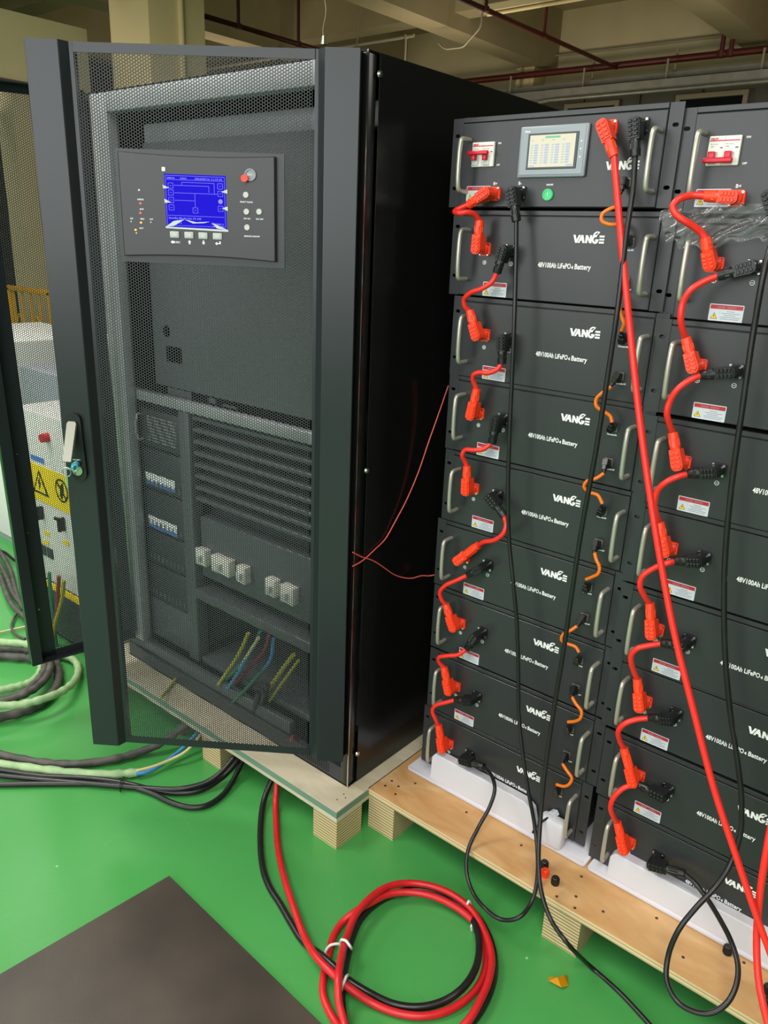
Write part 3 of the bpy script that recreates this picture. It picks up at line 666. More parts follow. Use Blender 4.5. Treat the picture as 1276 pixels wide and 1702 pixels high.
# orange data cables
def data_plug(parent, root, p, q, m='black'):
    """boxy moulded plug in a port at p leading towards q"""
    p = Vector(p); q = Vector(q); u = (q - p).normalized(); w = Vector((0, -1, 0)); w = (w - u * w.dot(u)).normalized(); v = w.cross(u)
    X = Matrix.Identity(4)
    for i in range(3): X[i][0] = u[i]; X[i][1] = v[i]; X[i][2] = w[i]; X[i][3] = p[i] - root[i]
    b = MB(X).rbox(-.0075, .008, -.0065, .0065, -.012, .006, .0012, seg=1).rbox(.004, .017, -.0045, .0045, -.003, .0055, .001, seg=1).cyl((.015, 0, .001), (.022, 0, .001), .0036, .003)
    return b.build('data_plug', m, parent)
IN = Vector((.4035, -.016, .1195)); OP = Vector((.4035, -.016, .0500))
OR = [
 (UA, Vector((.396, -.016, .044)), LA[1], [(0.3739, -0.03, 1.5499), (0.3595, -0.035, 1.5444), (0.3501, -0.04, 1.5359), (0.3505, -0.04, 1.5245), (0.3632, -0.035, 1.5187), (0.3797, -0.03, 1.5182), (0.3916, -0.03, 1.5081)], 'orange data cable looping out left behind the long red cable below the touchscreen unit'),
 (LA[1], OP, LA[2], [(0.4008, -0.03, 1.3901), (0.4054, -0.035, 1.3732), (0.4126, -0.035, 1.3564), (0.4177, -0.035, 1.3459), (0.4128, -0.03, 1.332)], 'orange data cable mostly hidden behind the long red cable, first to second left battery'),
 (LA[2], OP, LA[3], [(0.4064, -0.03, 1.2256), (0.3954, -0.04, 1.2135), (0.3847, -0.04, 1.2001), (0.3867, -0.04, 1.1862), (0.4007, -0.035, 1.1771), (0.4133, -0.03, 1.169), (0.4186, -0.03, 1.158)], 'orange data cable curling left behind the black cable, second to third left battery'),
 (LA[3], OP, LA[4], [(0.4157, -0.03, 1.0537), (0.4064, -0.04, 1.0437), (0.387, -0.04, 1.033), (0.3827, -0.04, 1.0206), (0.3929, -0.035, 1.0104), (0.4093, -0.03, 1.0068), (0.4218, -0.03, 0.9919)], 'orange data cable curling left behind the black cable, third to fourth left battery'),
 (LA[4], OP, LA[5], [(0.4197, -0.03, 0.8841), (0.4299, -0.04, 0.874), (0.4382, -0.04, 0.8618), (0.4376, -0.04, 0.8468), (0.4238, -0.035, 0.8328), (0.4093, -0.03, 0.8212)], 'orange data cable bulging to the right, fourth to fifth left battery'),
 (LA[5], OP, LA[6], [(0.4045, -0.03, 0.7111), (0.3941, -0.04, 0.6995), (0.3788, -0.04, 0.685), (0.3764, -0.04, 0.6695), (0.389, -0.035, 0.6635), (0.4055, -0.03, 0.6605), (0.4153, -0.03, 0.6511)], 'orange data cable curling around the black cable, fifth to sixth left battery'),
 (LA[6], OP, LA[7], [(0.4127, -0.03, 0.5388), (0.4288, -0.04, 0.5322), (0.4434, -0.04, 0.5204), (0.443, -0.04, 0.5018), (0.4295, -0.035, 0.4854), (0.4123, -0.03, 0.4732)], 'orange data cable bulging to the right, sixth to seventh left battery'),
 (LA[7], OP, LA[8], [(0.4115, -0.03, 0.3618), (0.4294, -0.04, 0.3571), (0.443, -0.04, 0.3447), (0.4394, -0.04, 0.3263), (0.4239, -0.035, 0.3084), (0.4053, -0.03, 0.3004)], 'orange data cable on the lowest two batteries of the left stack, bulging right'),
]
for ua, off, ub, pts, l in OR:
    a = ua.location + off; c = ub.location + IN; root = Vector(pts[0])
    t = thing('data_cable', l, 'cable', root, 'orange data cables of the left stack')
    MB().tube([tuple(Vector(p) - root) for p in pts], .0036, n=10, sub=6).build('cable', 'orange', t)
    data_plug(t, root, a, pts[0]); data_plug(t, root, c, pts[-1])
pts = [(0.3983, -0.03, 0.2039), (0.3912, -0.045, 0.1988), (0.3848, -0.06, 0.1889), (0.3841, -0.08, 0.1823)]
t = thing('network_cable', 'grey network plug and short lead entering the lowest left battery beside the foam', 'cable', pts[0])
MB().tube([tuple(Vector(p) - Vector(pts[0])) for p in pts], .0028).build('cable', 'black', t)
data_plug(t, Vector(pts[0]), Vector([(0.4036, -0.014, 0.2074)][0]), pts[0], 'label')

# crumpled clear film hanging over the right stack
def film():
    tl, tr, br, bl = [Vector(p) for p in [(0.452, -0.018, 1.5418), (0.639, -0.018, 1.5558), (0.6495, -0.018, 1.5009), (0.4735, -0.018, 1.4891)]]
    nx, ny = 130, 60; V = []; F = []
    for j in range(ny + 1):
        for i in range(nx + 1):
            a, d = i / nx, j / ny
            sag = .26 * math.exp(-((a - .38) / .16) ** 2) * d
            p = (tl * (1 - a) + tr * a) * (1 - d - sag) + (bl * (1 - a) + br * a) * (d + sag)
            u, w = p.x + p.z * .45, p.z - p.x * .45       # creases run diagonally
            h = noise.noise(Vector((u * 12, w * 55, 1))) * .012 + abs(noise.noise(Vector((u * 28, w * 95, 4)))) * .007 + noise.noise(Vector((u * 60, w * 170, 9))) * .0012
            e = .012 * noise.noise(Vector((a * 9, d * 3, 5))) * (1 if j in (0, ny) or i in (0, nx) else .6)
            V.append((p.x + e, p.y - .014 - h, p.z + e))
    for j in range(ny):
        for i in range(nx):
            k = j * (nx + 1) + i; F.append((k, k + 1, k + nx + 2, k + nx + 1))
    b = MB(); b.add(V, F, 0, False); o = b.build('plastic_film', 'film')
    s = o.modifiers.new('thickness', 'SOLIDIFY'); s.thickness = .0002
    tag(o, 'crumpled clear plastic film draped over the top of the right stack behind a red cable', 'plastic film')
film()

# ---------------------------------------------------------------- foam and pallets
PZ = .119
def foam(x0, x1, fx0, fx1, top, label, notch=None):
    b = MB().rbox(x0, x1, -.036, .44, PZ, PZ + .0155, .004)
    b.prism([(fx0, PZ + .014), (fx0 + .002, top - .014), (fx0 + .012, top), (fx1 - .02, top - .003), (fx1, top - .017), (fx1 + .01, .16), (fx1 + .01, PZ + .014)], -.034, -.0075)
    if notch: b.rbox(notch[0], notch[1], -.042, -.0075, PZ + .01, .205, .01)
    o = b.build('foam_block', 'foam'); m = o.modifiers.new('soft', 'BEVEL'); m.width = .004; m.segments = 3; m.limit_method = 'ANGLE'
    return tag(o, label, 'foam', 'white packing foam under the stacks')
foam(-.022, .500, .052, .352, .2145, 'long white packing foam cradle under the left battery stack', (.375, .440))
foam(.508, 1.06, .552, .96, .2025, 'long white packing foam cradle under the right battery stack, cut by the frame')
def block(b, x0, x1, y0, y1, h):
    b.box(x0, x1, y0, y1, 0, h)
t = thing('wooden_pallet', 'long birch plywood pallet carrying both battery stacks', 'pallet', (-.052, -.163, 0))
b = MB().box(0, 1.40, 0, .68, .101, .119, 0); b.build('deck', 'ply', t)
MB().box(-.0004, 1.4004, -.0004, .6804, .1010, .1178).build('deck_edge', 'plyedge2', t)
for x0 in (0.003, .526, 1.13):
    for y0 in (0.002, .30, .58): MB().box(x0, x0 + .085, y0, y0 + .095, 0, .1010).build('pallet_block', 'plyedge', t)
for p in [(-0.0243, -0.0984, 0.1192), (0.0024, -0.1034, 0.1192), (-0.0248, -0.1253, 0.1192), (0.0276, -0.0635, 0.1192), (0.016, -0.1326, 0.1192), (0.1912, -0.0629, 0.1192), (0.3537, -0.0687, 0.1192), (0.507, -0.0604, 0.1192), (0.4925, -0.1508, 0.1192), (0.5245, -0.1217, 0.1192), (0.5878, -0.1196, 0.1192), (0.6823, -0.0575, 0.1192), (0.7612, -0.1168, 0.1192), (0.8593, -0.0455, 0.1192), (0.5372, -0.1524, 0.1192)]:
    MB().cyl((p[0] + .052, p[1] + .163, .1188), (p[0] + .052, p[1] + .163, .1196), .0034, n=10).build('nail', 'wirered', t).data.materials[0] = M['walldark']
t = thing('wooden_pallet', 'pale plywood pallet with green-edged top under the tall black cabinet', 'pallet', (-1.17, -.285, 0))
MB().box(0, 1.1205, 0, 1.02, .0868, .119).build('deck', 'paleply', t)
MB().box(0, 1.1211, -.0006, .001, .0990, .1165).box(1.1195, 1.1211, .001, 1.02, .0990, .1165).build('deck_edge', 'seamgreen', t)
for x0 in (0.02, .575, 1.037):
    for y0 in (0.002, .46, .92): MB().box(x0, x0 + .083, y0, y0 + .095, 0, .0868).build('pallet_block', 'plyedge', t)
for p in [(-0.0825, -0.2239, 0.1192), (-0.0809, -0.2505, 0.1192), (-0.0697, -0.2309, 0.1192)]:
    MB().cyl((p[0] + 1.17, p[1] + .285, .1186), (p[0] + 1.17, p[1] + .285, .1194), .002, n=8).build('nail', 'walldark', t)
def cap(p, m, label, r=.0085, h=.018):
    b = MB().cyl((0, 0, 0), (0, 0, h), r, r * .93, n=20).cyl((0, 0, h), (0, 0, h + .001), r * .93, r * .8, n=20)
    for k in range(14):
        t_ = 2 * math.pi * k / 14; b.box(r * math.cos(t_) - .0008, r * math.cos(t_) + .0008, r * math.sin(t_) - .0008, r * math.sin(t_) + .0008, .001, h - .002)
    o = b.build('dust_cap', m, loc=p); return tag(o, label, 'cap', 'plastic caps lying on the pallet')
for p, m, l in (([(0.4719, -0.1208, 0.119)][0], 'black', 'black plastic cap standing alone on the plywood between the two foam cradles'),
                ([(0.4296, -0.0941, 0.119)][0], 'black', 'black plastic cap just behind the hanging black cables on the pallet'),
                ([(0.4432, -0.1159, 0.119)][0], 'red', 'red plastic cap beside the hanging black cables on the pallet'),
                ([(0.8259, -0.0449, 0.119)][0], 'black', 'black plastic cap against the right foam cradle, inside the teardrop cable loop'),
                ([(0.9149, -0.0853, 0.119)][0], 'black', 'black cap at the right photo edge, the upper of two'),
                ([(0.9237, -0.1146, 0.119)][0], 'black', 'black cap at the right photo edge, the lower of two')):
    cap(p, m, l)
# ---------------------------------------------------------------- tall cabinet with two perforated door leaves
OX, OY, OZ = -1.10, -.198, .119
cab = thing('ups_cabinet', 'tall black power cabinet with perforated doors standing open and a blue screen', 'cabinet', (OX, OY, OZ))
TW = Matrix.Translation((-OX, -OY, -OZ))
def C(): return MB(TW)
XR, ZT, YB = -.0902, 1.8183, .66
C().rbox(XR - .0015, XR, -.166, YB, .121, ZT - .001, .0006, seg=1).build('side_panel', 'side', cab)
C().rbox(-1.10, -1.0985, -.166, YB, .121, ZT - .001, .0006, seg=1).build('side_panel', 'side', cab)
C().box(-1.10, XR - .002, -.198, YB, ZT - .003, ZT).build('top_panel', 'side', cab)
C().box(-1.10, XR - .002, YB - .003, YB, .121, ZT - .003).build('back_panel', 'side', cab)
C().box(-1.10, XR - .002, -.198, YB, .119, .122).build('base_plate', 'side', cab)
C().rbox(XR - .030, XR - .004, -.198, -.170, .122, ZT - .003, .002).box(XR - .004, XR - .001, -.1985, -.197, .122, ZT - .003).build('corner_post', 'side', cab)
C().box(XR - .0035, XR - .0005, -.2005, -.1985, .121, ZT).build('edge_strip', 'chrome', cab)
for z, y in ((1.7812, -.146), (.9776, -.146), (.2084, -.146)):
    MB(TW).cyl((XR, y - .02, z), (XR + .0025, y - .02, z), .0072, .006, n=20).cyl((XR + .0025, y - .02, z), (XR + .004, y - .02, z), .0035, n=12).build('panel_screw', 'chrome', cab)
# front frame
C().rbox(-1.085, -1.010, -.198, -.165, .20, ZT - .003, .002).build('front_upright', 'inner', cab)
C().rbox(-1.010, XR - .031, -.198, -.165, 1.768, ZT - .003, .002).build('top_rail', 'inner', cab)
C().rbox(-.150, XR - .031, -.196, -.165, .20, 1.768, .002).build('front_upright', 'innerdark', cab)
b = C().rbox(-1.098, XR - .006, -.197, -.180, .122, .165, .001, seg=1); b.build('plinth', 'innerdark', cab)
b = MB(TW)
for k in range(14): b.box(-.268 + k * .0078, -.2645 + k * .0078, -.1975, -.1965, .130, .160)
b.build('plinth_vent', 'dark', cab)
b = C().rbox(-1.090, -.32, -.190, -.170, .168, .205, .002); b.build('bottom_rail', 'innermid', cab)
# inside: upper mounting plate with cut-outs
def rect(x0, x1, z0, z1): return [(x0, z0), (x1, z0), (x1, z1), (x0, z1)]
C().holed(rect(-.965, -.15, 1.05, 1.70), [circ(-.902, 1.208, .018, 16), rect(-.908, -.835, 1.122, 1.168), rect(-.912, -.798, 1.022, 1.047), rect(-.72, -.69, 1.03, 1.045), rect(-.66, -.60, 1.03, 1.036)], -.120, -.117).build('mounting_plate', 'innermid', cab)
C().rbox(-.99, -.14, -.10, -.06, 1.70, 1.75, .003).build('cross_member', 'inner', cab)
C().box(-1.04, -.10, .10, .103, .20, 1.77).build('inner_back', 'dark', cab)
C().rbox(-1.09, -.15, -.160, -.135, 1.000, 1.030, .002).build('shelf_rail', 'inner', cab)
C().rbox(-.815, -.765, -.158, -.120, .205, .998, .002).build('divider', 'innermid', cab)
C().rbox(-1.06, -1.045, -.158, -.120, .205, .998, .001).build('divider', 'innermid', cab)
# left bay: stacked power modules
zs = [(.860, .975), (.725, .852), (.590, .718), (.475, .583), (.350, .468), (.210, .343)]
for i, (a, c) in enumerate(zs):
    o = MB(TW).rbox(-1.040, -.820, -.148, .09, a, c, .003).build('power_module', 'innerdark' if i not in (5,) else 'innermid', cab)
    if i in (1, 2):
        z0 = (.775, .633)[i - 1]
        MB(TW).box(-1.010, -.860, -.1492, -.148, z0 - .038, z0, 0).box(-1.010, -.860, -.1494, -.1492, z0 - .038, z0 - .026, 1).build('module_label', ['white', 'bluestrip'], o)
    b = MB(TW)
    if i == 0:
        b.tube([(-1.01, -.148, a + .02), (-1.01, -.165, a + .02), (-1.01, -.165, c - .02), (-1.01, -.148, c - .02)], .004, n=8, sub=3)
        for k in range(9): b.box(-.985, -.84, -.1495, -.148, a + .02 + k * .009, a + .0225 + k * .009)
    else:
        for k in range(10): b.box(-1.03 + k * .021, -1.022 + k * .021, -.1495, -.148, a + .012, a + .03)
    b.build('grille', 'innermid' if i else 'inner', o)
# right bay: slatted tray, breaker row, shelf
for k in range(8):
    MB(TW).rbox(-.755, -.16, -.152, -.10, .742 + k * .034, .753 + k * .034, .002).build('slat', 'innermid', cab)
MB(TW).rbox(-.755, -.16, -.095, -.09, .47, .99, .001, seg=1).build('bay_back', 'innerdark', cab)
o = MB(TW).rbox(-.755, -.16, -.140, -.095, .500, .690, .003).build('breaker_panel', 'innermid', cab)
for x0, x1 in ((-.752, -.705), (-.678, -.596), (-.565, -.528), (-.445, -.405), (-.385, -.335)):
    b = MB(TW).rbox(x0, x1, -.165, -.14, .548, .598, .002, mi=0)
    b.rbox((x0 + x1) / 2 - .008, (x0 + x1) / 2 + .008, -.175, -.163, .562, .582, .001, mi=1); b.build('breaker', ['breaker', 'btn'], o)
C().rbox(-.760, -.16, -.165, -.10, .432, .462, .002).build('terminal_shelf', 'innermid', cab)
C().rbox(-.76, -.16, -.150, .09, .205, .225, .002).build('lower_shelf', 'innermid', cab)
b = MB(TW)
for k in range(8): b.cyl((-.60 + k * .05, -.12, .405), (-.60 + k * .05, -.12, .43), .009, n=10)
b.build('terminal', 'chrome', cab)

def hex_sheet(name, x0, x1, z0, z1, y0, y1, m, parent, excl=None, pitch=.006):
    R = pitch / math.sqrt(3); ri = R * .76
    nx = int((x1 - x0) / (1.5 * R)) + 1; nz = int((z1 - z0) / pitch) + 1
    I, J = np.meshgrid(np.arange(nx), np.arange(nz), indexing='ij')
    cx = (x0 + I * 1.5 * R).ravel(); cz = (z0 + J * pitch + (I % 2) * pitch / 2).ravel()
    if excl:
        k = ~((cx > excl[0]) & (cx < excl[1]) & (cz > excl[2]) & (cz < excl[3])); cx = cx[k]; cz = cz[k]
    N = len(cx); t = np.arange(6) * math.pi / 3
    def loop(r, y):
        v = np.empty((N, 6, 3)); v[:, :, 0] = cx[:, None] + r * np.cos(t); v[:, :, 1] = y; v[:, :, 2] = cz[:, None] + r * np.sin(t); return v
    V = np.concatenate([loop(R, y0), loop(ri, y0), loop(R, y1), loop(ri, y1)], axis=1).reshape(-1, 3)
    F = []
    for i in range(6):
        j = (i + 1) % 6
        F += [(i, j, 6 + j, 6 + i), (12 + j, 12 + i, 18 + i, 18 + j), (6 + i, 6 + j, 18 + j, 18 + i)]
    F = (np.array(F)[None] + (np.arange(N) * 24)[:, None, None]).reshape(-1)
    me = bpy.data.meshes.new(name); nf = len(F) // 4
    me.vertices.add(len(V)); me.vertices.foreach_set('co', V.ravel()); me.loops.add(len(F)); me.loops.foreach_set('vertex_index', F)
    me.polygons.add(nf); me.polygons.foreach_set('loop_start', np.arange(nf) * 4); me.polygons.foreach_set('loop_total', np.full(nf, 4))
    me.materials.append(M[m]); me.update(); me.validate()
    o = bpy.data.objects.new(name, me); COL.objects.link(o); o.parent = parent; return o

# right leaf, hinged on the right corner: x = -distance from hinge, y = depth behind its front face
DZ0, DZ1 = .211, 1.8162
b = MB()
b.prism([(-.652, .036), (-.652, .001), (-.651, 0), (-.586, 0), (-.584, .001), (-.572, .018), (-.564, .018), (-.564, .036)], DZ0, DZ1, axis='Z')
b.prism([(0, .036), (0, .0012), (-.0012, 0), (-.066, 0), (-.068, .001), (-.083, .018), (-.0900, .018), (-.0900, .036)], DZ0, DZ1, axis='Z')
b.box(-.566, -.088, .018, .0205, 1.7985, DZ1).box(-.566, -.088, .018, .0205, DZ0, .2305)
b.box(-.566, -.088, .0205, .036, DZ1 - .002, DZ1).box(-.566, -.088, .0205, .036, DZ0, DZ0 + .002)
b.box(-.4935, -.1495, .0165, .0215, 1.4125, 1.6300)
door = b.build('door', 'door', cab, (-.0924 - OX, -.2200 - OY, -OZ)); door.rotation_euler = (0, 0, .63728)
hex_sheet('perforated_sheet', -.5645, -.0935, .2300, 1.7980, .0187, .0199, 'sheet', door, (-.4915, -.1515, 1.4145, 1.6280))
# bowed control panel
top = []; bot = []
for k in range(21):
    a = k / 20; x = -.484 + a * .3185; bow = .0052 * 4 * a * (1 - a)
    top.append((x, 1.6240 - bow)); bot.append((x, 1.4245 + bow))
outl = bot + top[::-1]
cx, cz = -.325, 1.524
b = MB(); n_ = len(outl)
L0 = [(x, .0165, z) for x, z in outl]; L1 = [(x, .0045, z) for x, z in outl]
L2 = [(cx + (x - cx) * .985, .0022, cz + (z - cz) * .982) for x, z in outl]
b.add(L0 + L1 + L2, [tuple(range(n_))] + [(r * n_ + i, r * n_ + (i + 1) % n_, (r + 1) * n_ + (i + 1) % n_, (r + 1) * n_ + i) for r in (0, 1) for i in range(n_)] + [tuple(2 * n_ + i for i in range(n_))])
b.build('control_panel', 'panel', door)
F = .0022
b = MB().box(-.3905, -.2655, F - .0006, F + .0005, 1.4850, 1.5850, 0)
y = F - .0008
def ln(x0, z0, x1, z1, w=.0006):
    if abs(x0 - x1) < 1e-6: b.box(x0 - w / 2, x0 + w / 2, y - .0002, y, min(z0, z1), max(z0, z1), 1)
    else: b.box(min(x0, x1), max(x0, x1), y - .0002, y, z0 - w / 2, z0 + w / 2, 1)
for s_ in ((-.388, 1.582, -.268, 1.582), (-.388, 1.488, -.268, 1.488), (-.388, 1.488, -.388, 1.582), (-.268, 1.488, -.268, 1.582), (-.386, 1.5745, -.270, 1.5745), (-.386, 1.507, -.270, 1.507),
           (-.371, 1.564, -.300, 1.564), (-.300, 1.564, -.300, 1.552), (-.355, 1.564, -.355, 1.570), (-.355, 1.570, -.289, 1.570), (-.289, 1.570, -.289, 1.550), (-.371, 1.550, -.283, 1.550), (-.371, 1.536, -.329, 1.536), (-.329, 1.550, -.329, 1.524)): ln(*s_)
for x0, z0 in ((-.383, 1.558), (-.383, 1.545), (-.383, 1.531), (-.383, 1.517), (-.282, 1.560), (-.282, 1.546), (-.282, 1.518), (-.334, 1.513)):
    for s_ in ((x0, z0, x0 + .010, z0), (x0, z0 + .010, x0 + .010, z0 + .010), (x0, z0, x0, z0 + .010), (x0 + .010, z0, x0 + .010, z0 + .010), (x0 + .003, z0 + .005, x0 + .007, z0 + .005)): ln(*s_)
b.cyl((-.277, y, 1.5365), (-.277, y - .0002, 1.5365), .0045, mi=1, n=16)
for tx, x0, z0, w in (('100KVA', -.385, 1.5758, .016), ('(1001)', -.358, 1.5758, .013), ('2024/05/16 11:17:10', -.328, 1.5758, .055), ('Standby Mode Ups (*) OK', -.385, 1.5005, .068), ('WARN 3', -.379, 1.4915, .02), ('NORMAL 0', -.296, 1.4915, .024)):
    put_text(b, tx, .0048, x0, z0, y, .00005, width=w, mi=1)
b.box(-.294, -.272, y - .0002, y, 1.4875, 1.4895, 1)
b.build('lcd_screen', ['lcd', 'lcdline'], door)
# creased protective film on the screen edges, its glints painted as white flaps
for tri in (((-.392, 1.4845), (-.374, 1.4965), (-.352, 1.5000), (-.374, 1.4870)), ((-.262, 1.4825), (-.296, 1.4960), (-.285, 1.4850)), ((-.352, 1.5000), (-.328, 1.4955), (-.300, 1.4975), (-.312, 1.4945), (-.335, 1.4930)), ((-.394, 1.5640), (-.380, 1.5585), (-.393, 1.5570)), ((-.392, 1.5380), (-.378, 1.5315), (-.391, 1.5300)), ((-.262, 1.5600), (-.275, 1.5545), (-.262, 1.5520)), ((-.262, 1.5280), (-.274, 1.5240), (-.262, 1.5190)), ((-.392, 1.4850), (-.392, 1.4820), (-.262, 1.4795), (-.262, 1.4830))):
    MB().prism(list(tri), F - .0022, F - .0012).build('film_glint', 'label', door)
for x, l in ((-.3741, 0), (-.3440, 0), (-.3148, 0), (-.2850, 0)):
    b = MB().rbox(x - .0095, x + .0095, F - .0035, F + .001, 1.4635, 1.4765, .0018, mi=0); ring(b, x, 1.470, .0001, .00005, 0, .0001)
    b.box(x - .0065, x + .0065, F - .0038, F - .0035, 1.4735, 1.4739, 1).box(x - .0065, x + .0065, F - .0038, F - .0035, 1.4660, 1.4664, 1).box(x - .0065, x - .0061, F - .0038, F - .0035, 1.466, 1.4739, 1).box(x + .0061, x + .0065, F - .0038, F - .0035, 1.466, 1.4739, 1)
    b.build('menu_key', ['btn', 'labelgrey'], door)
for x, z in ((-.2248, 1.5511), (-.2242, 1.5195), (-.1983, 1.5204), (-.2235, 1.4897)):
    MB().cyl((x, F + .001, z), (x, F - .003, z), .0062, .0055, n=24).build('round_button', 'btn', door)
b = MB().cyl((-.2254, F + .001, 1.5813), (-.2254, F - .010, 1.5813), .0075, .007, n=24); b.build('emergency_button', 'red', door)
b = MB(); ring(b, -.2150, 1.5885, .0115, .0022, F - .004, F, 0); b.cyl((-.2150, F, 1.5885), (-.2150, F - .002, 1.5885), .0092, mi=0); put_text(b, 'EPO', .005, -.2200, 1.5868, F - .0022, mi=1); b.build('button_guard', ['hmi', 'white'], door)
b = MB().rbox(-.3945, -.3870, F - .002, F, 1.5890, 1.5970, .0008, seg=1, mi=0)
for tx, x0, z0, w in (('FAULT CLEAR', -.2370, 1.5365, .026), ('INV ON', -.2300, 1.5050, .013), ('INV OFF', -.2050, 1.5050, .015), ('SILENCE ON/OFF', -.2300, 1.4715, .032), ('INVERTER', -.4480, 1.5335, .013), ('BYP', -.4440, 1.5150, .008), ('REC', -.4440, 1.4965, .008), ('BAT', -.4650, 1.4965, .006), ('O/P', -.4250, 1.4965, .007), ('BATT', -.4470, 1.4785, .008)):
    put_text(b, tx, .0040, x0, z0, F, .0001, width=w)
for x, k in ((-.3741, 0), (-.3440, 1), (-.3148, 2), (-.2850, 3)):
    if k == 0: b.prism([(x - .0095, 1.4555), (x - .005, 1.4590), (x - .005, 1.4575), (x - .0005, 1.4575), (x - .0005, 1.4535), (x - .005, 1.4535), (x - .005, 1.4520)], F - .0003, F); put_text(b, '/ESC', .0050, x + .0005, 1.4538, F, .0001, width=.010)
    if k == 1: b.prism([(x - .0035, 1.4565), (x, 1.4610), (x + .0035, 1.4565), (x + .0015, 1.4565), (x + .0015, 1.4525), (x - .0015, 1.4525), (x - .0015, 1.4565)], F - .0003, F)
    if k == 2: b.prism([(x - .0035, 1.4570), (x, 1.4525), (x + .0035, 1.4570), (x + .0015, 1.4570), (x + .0015, 1.4610), (x - .0015, 1.4610), (x - .0015, 1.4570)], F - .0003, F)
    if k == 3: b.prism([(x - .006, 1.4560), (x - .0015, 1.4595), (x - .0015, 1.4570), (x + .003, 1.4570), (x + .003, 1.4605), (x + .006, 1.4605), (x + .006, 1.4550), (x - .0015, 1.4550), (x - .0015, 1.4525)], F - .0003, F)
b.cyl((-.4436, F, 1.5524), (-.4436, F - .0006, 1.5524), .0018, n=12)
for x in (-.4640, -.4230): b.cyl((x, F, 1.4920), (x, F - .0006, 1.4920), .0012, n=12)
b.cyl((-.4545, F, 1.4700), (-.4545, F - .0006, 1.4700), .0014, n=12)
b.build('panel_text', 'white', door)
for x, z, m in ((-.4421, 1.5275, 'led_red'), (-.4433, 1.5091, 'led_red'), (-.4433, 1.4907, 'led_amber'), (-.4555, 1.4763, 'led_amber')):
    MB().cyl((x, F, z), (x, F - .0012, z), .0019, n=12).build('indicator_light', m, door)
# swing handle, lock and key
hp = []
for k in range(13): t_ = math.pi * k / 12; hp.append((-.6215 + .0175 * math.cos(t_), 1.0705 + .0175 * math.sin(t_)))
for k in range(13): t_ = math.pi + math.pi * k / 12; hp.append((-.6180 + .0175 * math.cos(t_), .9480 + .0175 * math.sin(t_)))
b = MB(); b.prism(hp, -.009, 0); hb = b.build('handle_base', 'black', door)
b = MB(Matrix.Translation((-.6225, -.012, 1.060)) @ Matrix.Rotation(math.radians(-27), 4, 'X'))
b.prism([(-.0105, .004), (-.007, .008), (.007, .008), (.0105, .004), (.0095, -.083), (-.0095, -.083)], -.0045, .0035)
b.build('lever', 'handle', door)
b = MB().cyl((-.6190, -.009, .9560), (-.6190, -.014, .9560), .0115, n=28).box(-.6300, -.6110, -.0105, -.009, .979, .982); b.build('lock_cylinder', 'chrome', door)
b = MB().cyl((-.6200, -.012, .9700), (-.6200, -.024, .9700), .0078, n=20).rbox(-.6240, -.6175, -.034, -.020, .9610, .9720, .001, seg=1); b.build('lock_barrel', 'blueled', door)
b = MB(); R_ = []
for k in range(25): t_ = 2 * math.pi * k / 24; R_.append((-.6340 + .0095 * math.cos(t_), -.034, .9580 + .0105 * math.sin(t_)))
b.tube(R_, .0009, n=8, sub=1)
b.prism([(-.638, .949), (-.632, .949), (-.633, .922), (-.635, .918), (-.637, .922)], -.036, -.0345).box(-.6345, -.6225, -.0345, -.032, .9640, .9680)
b.build('key', 'chrome', door)

# left leaf, hinged on the far corner and swung wide open, seen from inside: x from hinge to free edge
hx, hy = -1.060, -.203; dx_, dy_ = -.074, -.312; LW = math.hypot(dx_, dy_)
b = MB()
h0, h1 = 0.0, 1.605
b.box(LW - .078, LW, -.002, 0, h0, h1).box(LW - .003, LW, 0, .030, h0, h1).box(LW - .030, LW - .003, .028, .030, h0, h1)
b.box(0, .030, -.002, 0, h0, h1).box(0, .003, 0, .03, h0, h1)
b.box(0, LW, -.002, 0, h0, .022).box(0, LW, 0, .030, h0, .003).box(0, LW, -.002, 0, h1 - .022, h1).box(0, LW, 0, .030, h1 - .003, h1)
leaf = b.build('door', 'door', cab, (hx - OX, hy - OY, DZ0 - OZ))
leaf.rotation_mode = 'QUATERNION'
leaf.rotation_quaternion = Matrix.Rotation(math.atan2(dy_, dx_), 3, 'Z').to_quaternion() @ Matrix.Rotation(math.radians(1.1), 3, 'Y').to_quaternion()
hex_sheet('perforated_sheet', .029, LW - .076, .020, h1 - .020, -.0016, -.0004, 'sheet', leaf)
for z in (.17, .42, .66, 1.02, 1.36): MB().cyl((LW - .045, 0, z), (LW - .045, .003, z), .0022, n=12).build('rivet', 'chrome', leaf)

# ---------------------------------------------------------------- behind the left leaf
t = thing('power_cabinet', 'white cabinet with a yellow warning plate seen through the left perforated door', 'cabinet', (-1.72, -.2, 0))
TC = Matrix.Translation((1.72, .2, 0))
MB(TC).rbox(-1.72, -1.335, -.2, .35, 0.02, .875, .006).build('body', 'wcab', t)
MB(TC).box(-1.71, -1.345, -.19, .34, 0, .02).build('base', 'dark', t)
b = MB(TC).rbox(-1.665, -1.365, -.203, -.2, .545, .682, .001, seg=1, mi=0)
b.prism([(-1.645, .575), (-1.535, .575), (-1.590, .665)], -.2045, -.203, 1).prism([(-1.630, .583), (-1.550, .583), (-1.590, .650)], -.2055, -.2045, 0)
b.prism([(-1.588, .640), (-1.600, .612), (-1.591, .614), (-1.596, .590), (-1.578, .620), (-1.587, .618)], -.2065, -.2055, 1)
ring(b, -1.440, .622, .042, .006, -.2045, -.203, 1); b.prism([(-1.455, .60), (-1.445, .64), (-1.43, .652), (-1.425, .63), (-1.44, .59)], -.2045, -.203, 1)
b.prism([(-1.472, .648), (-1.468, .653), (-1.408, .596), (-1.412, .591)], -.2055, -.2045, 1)
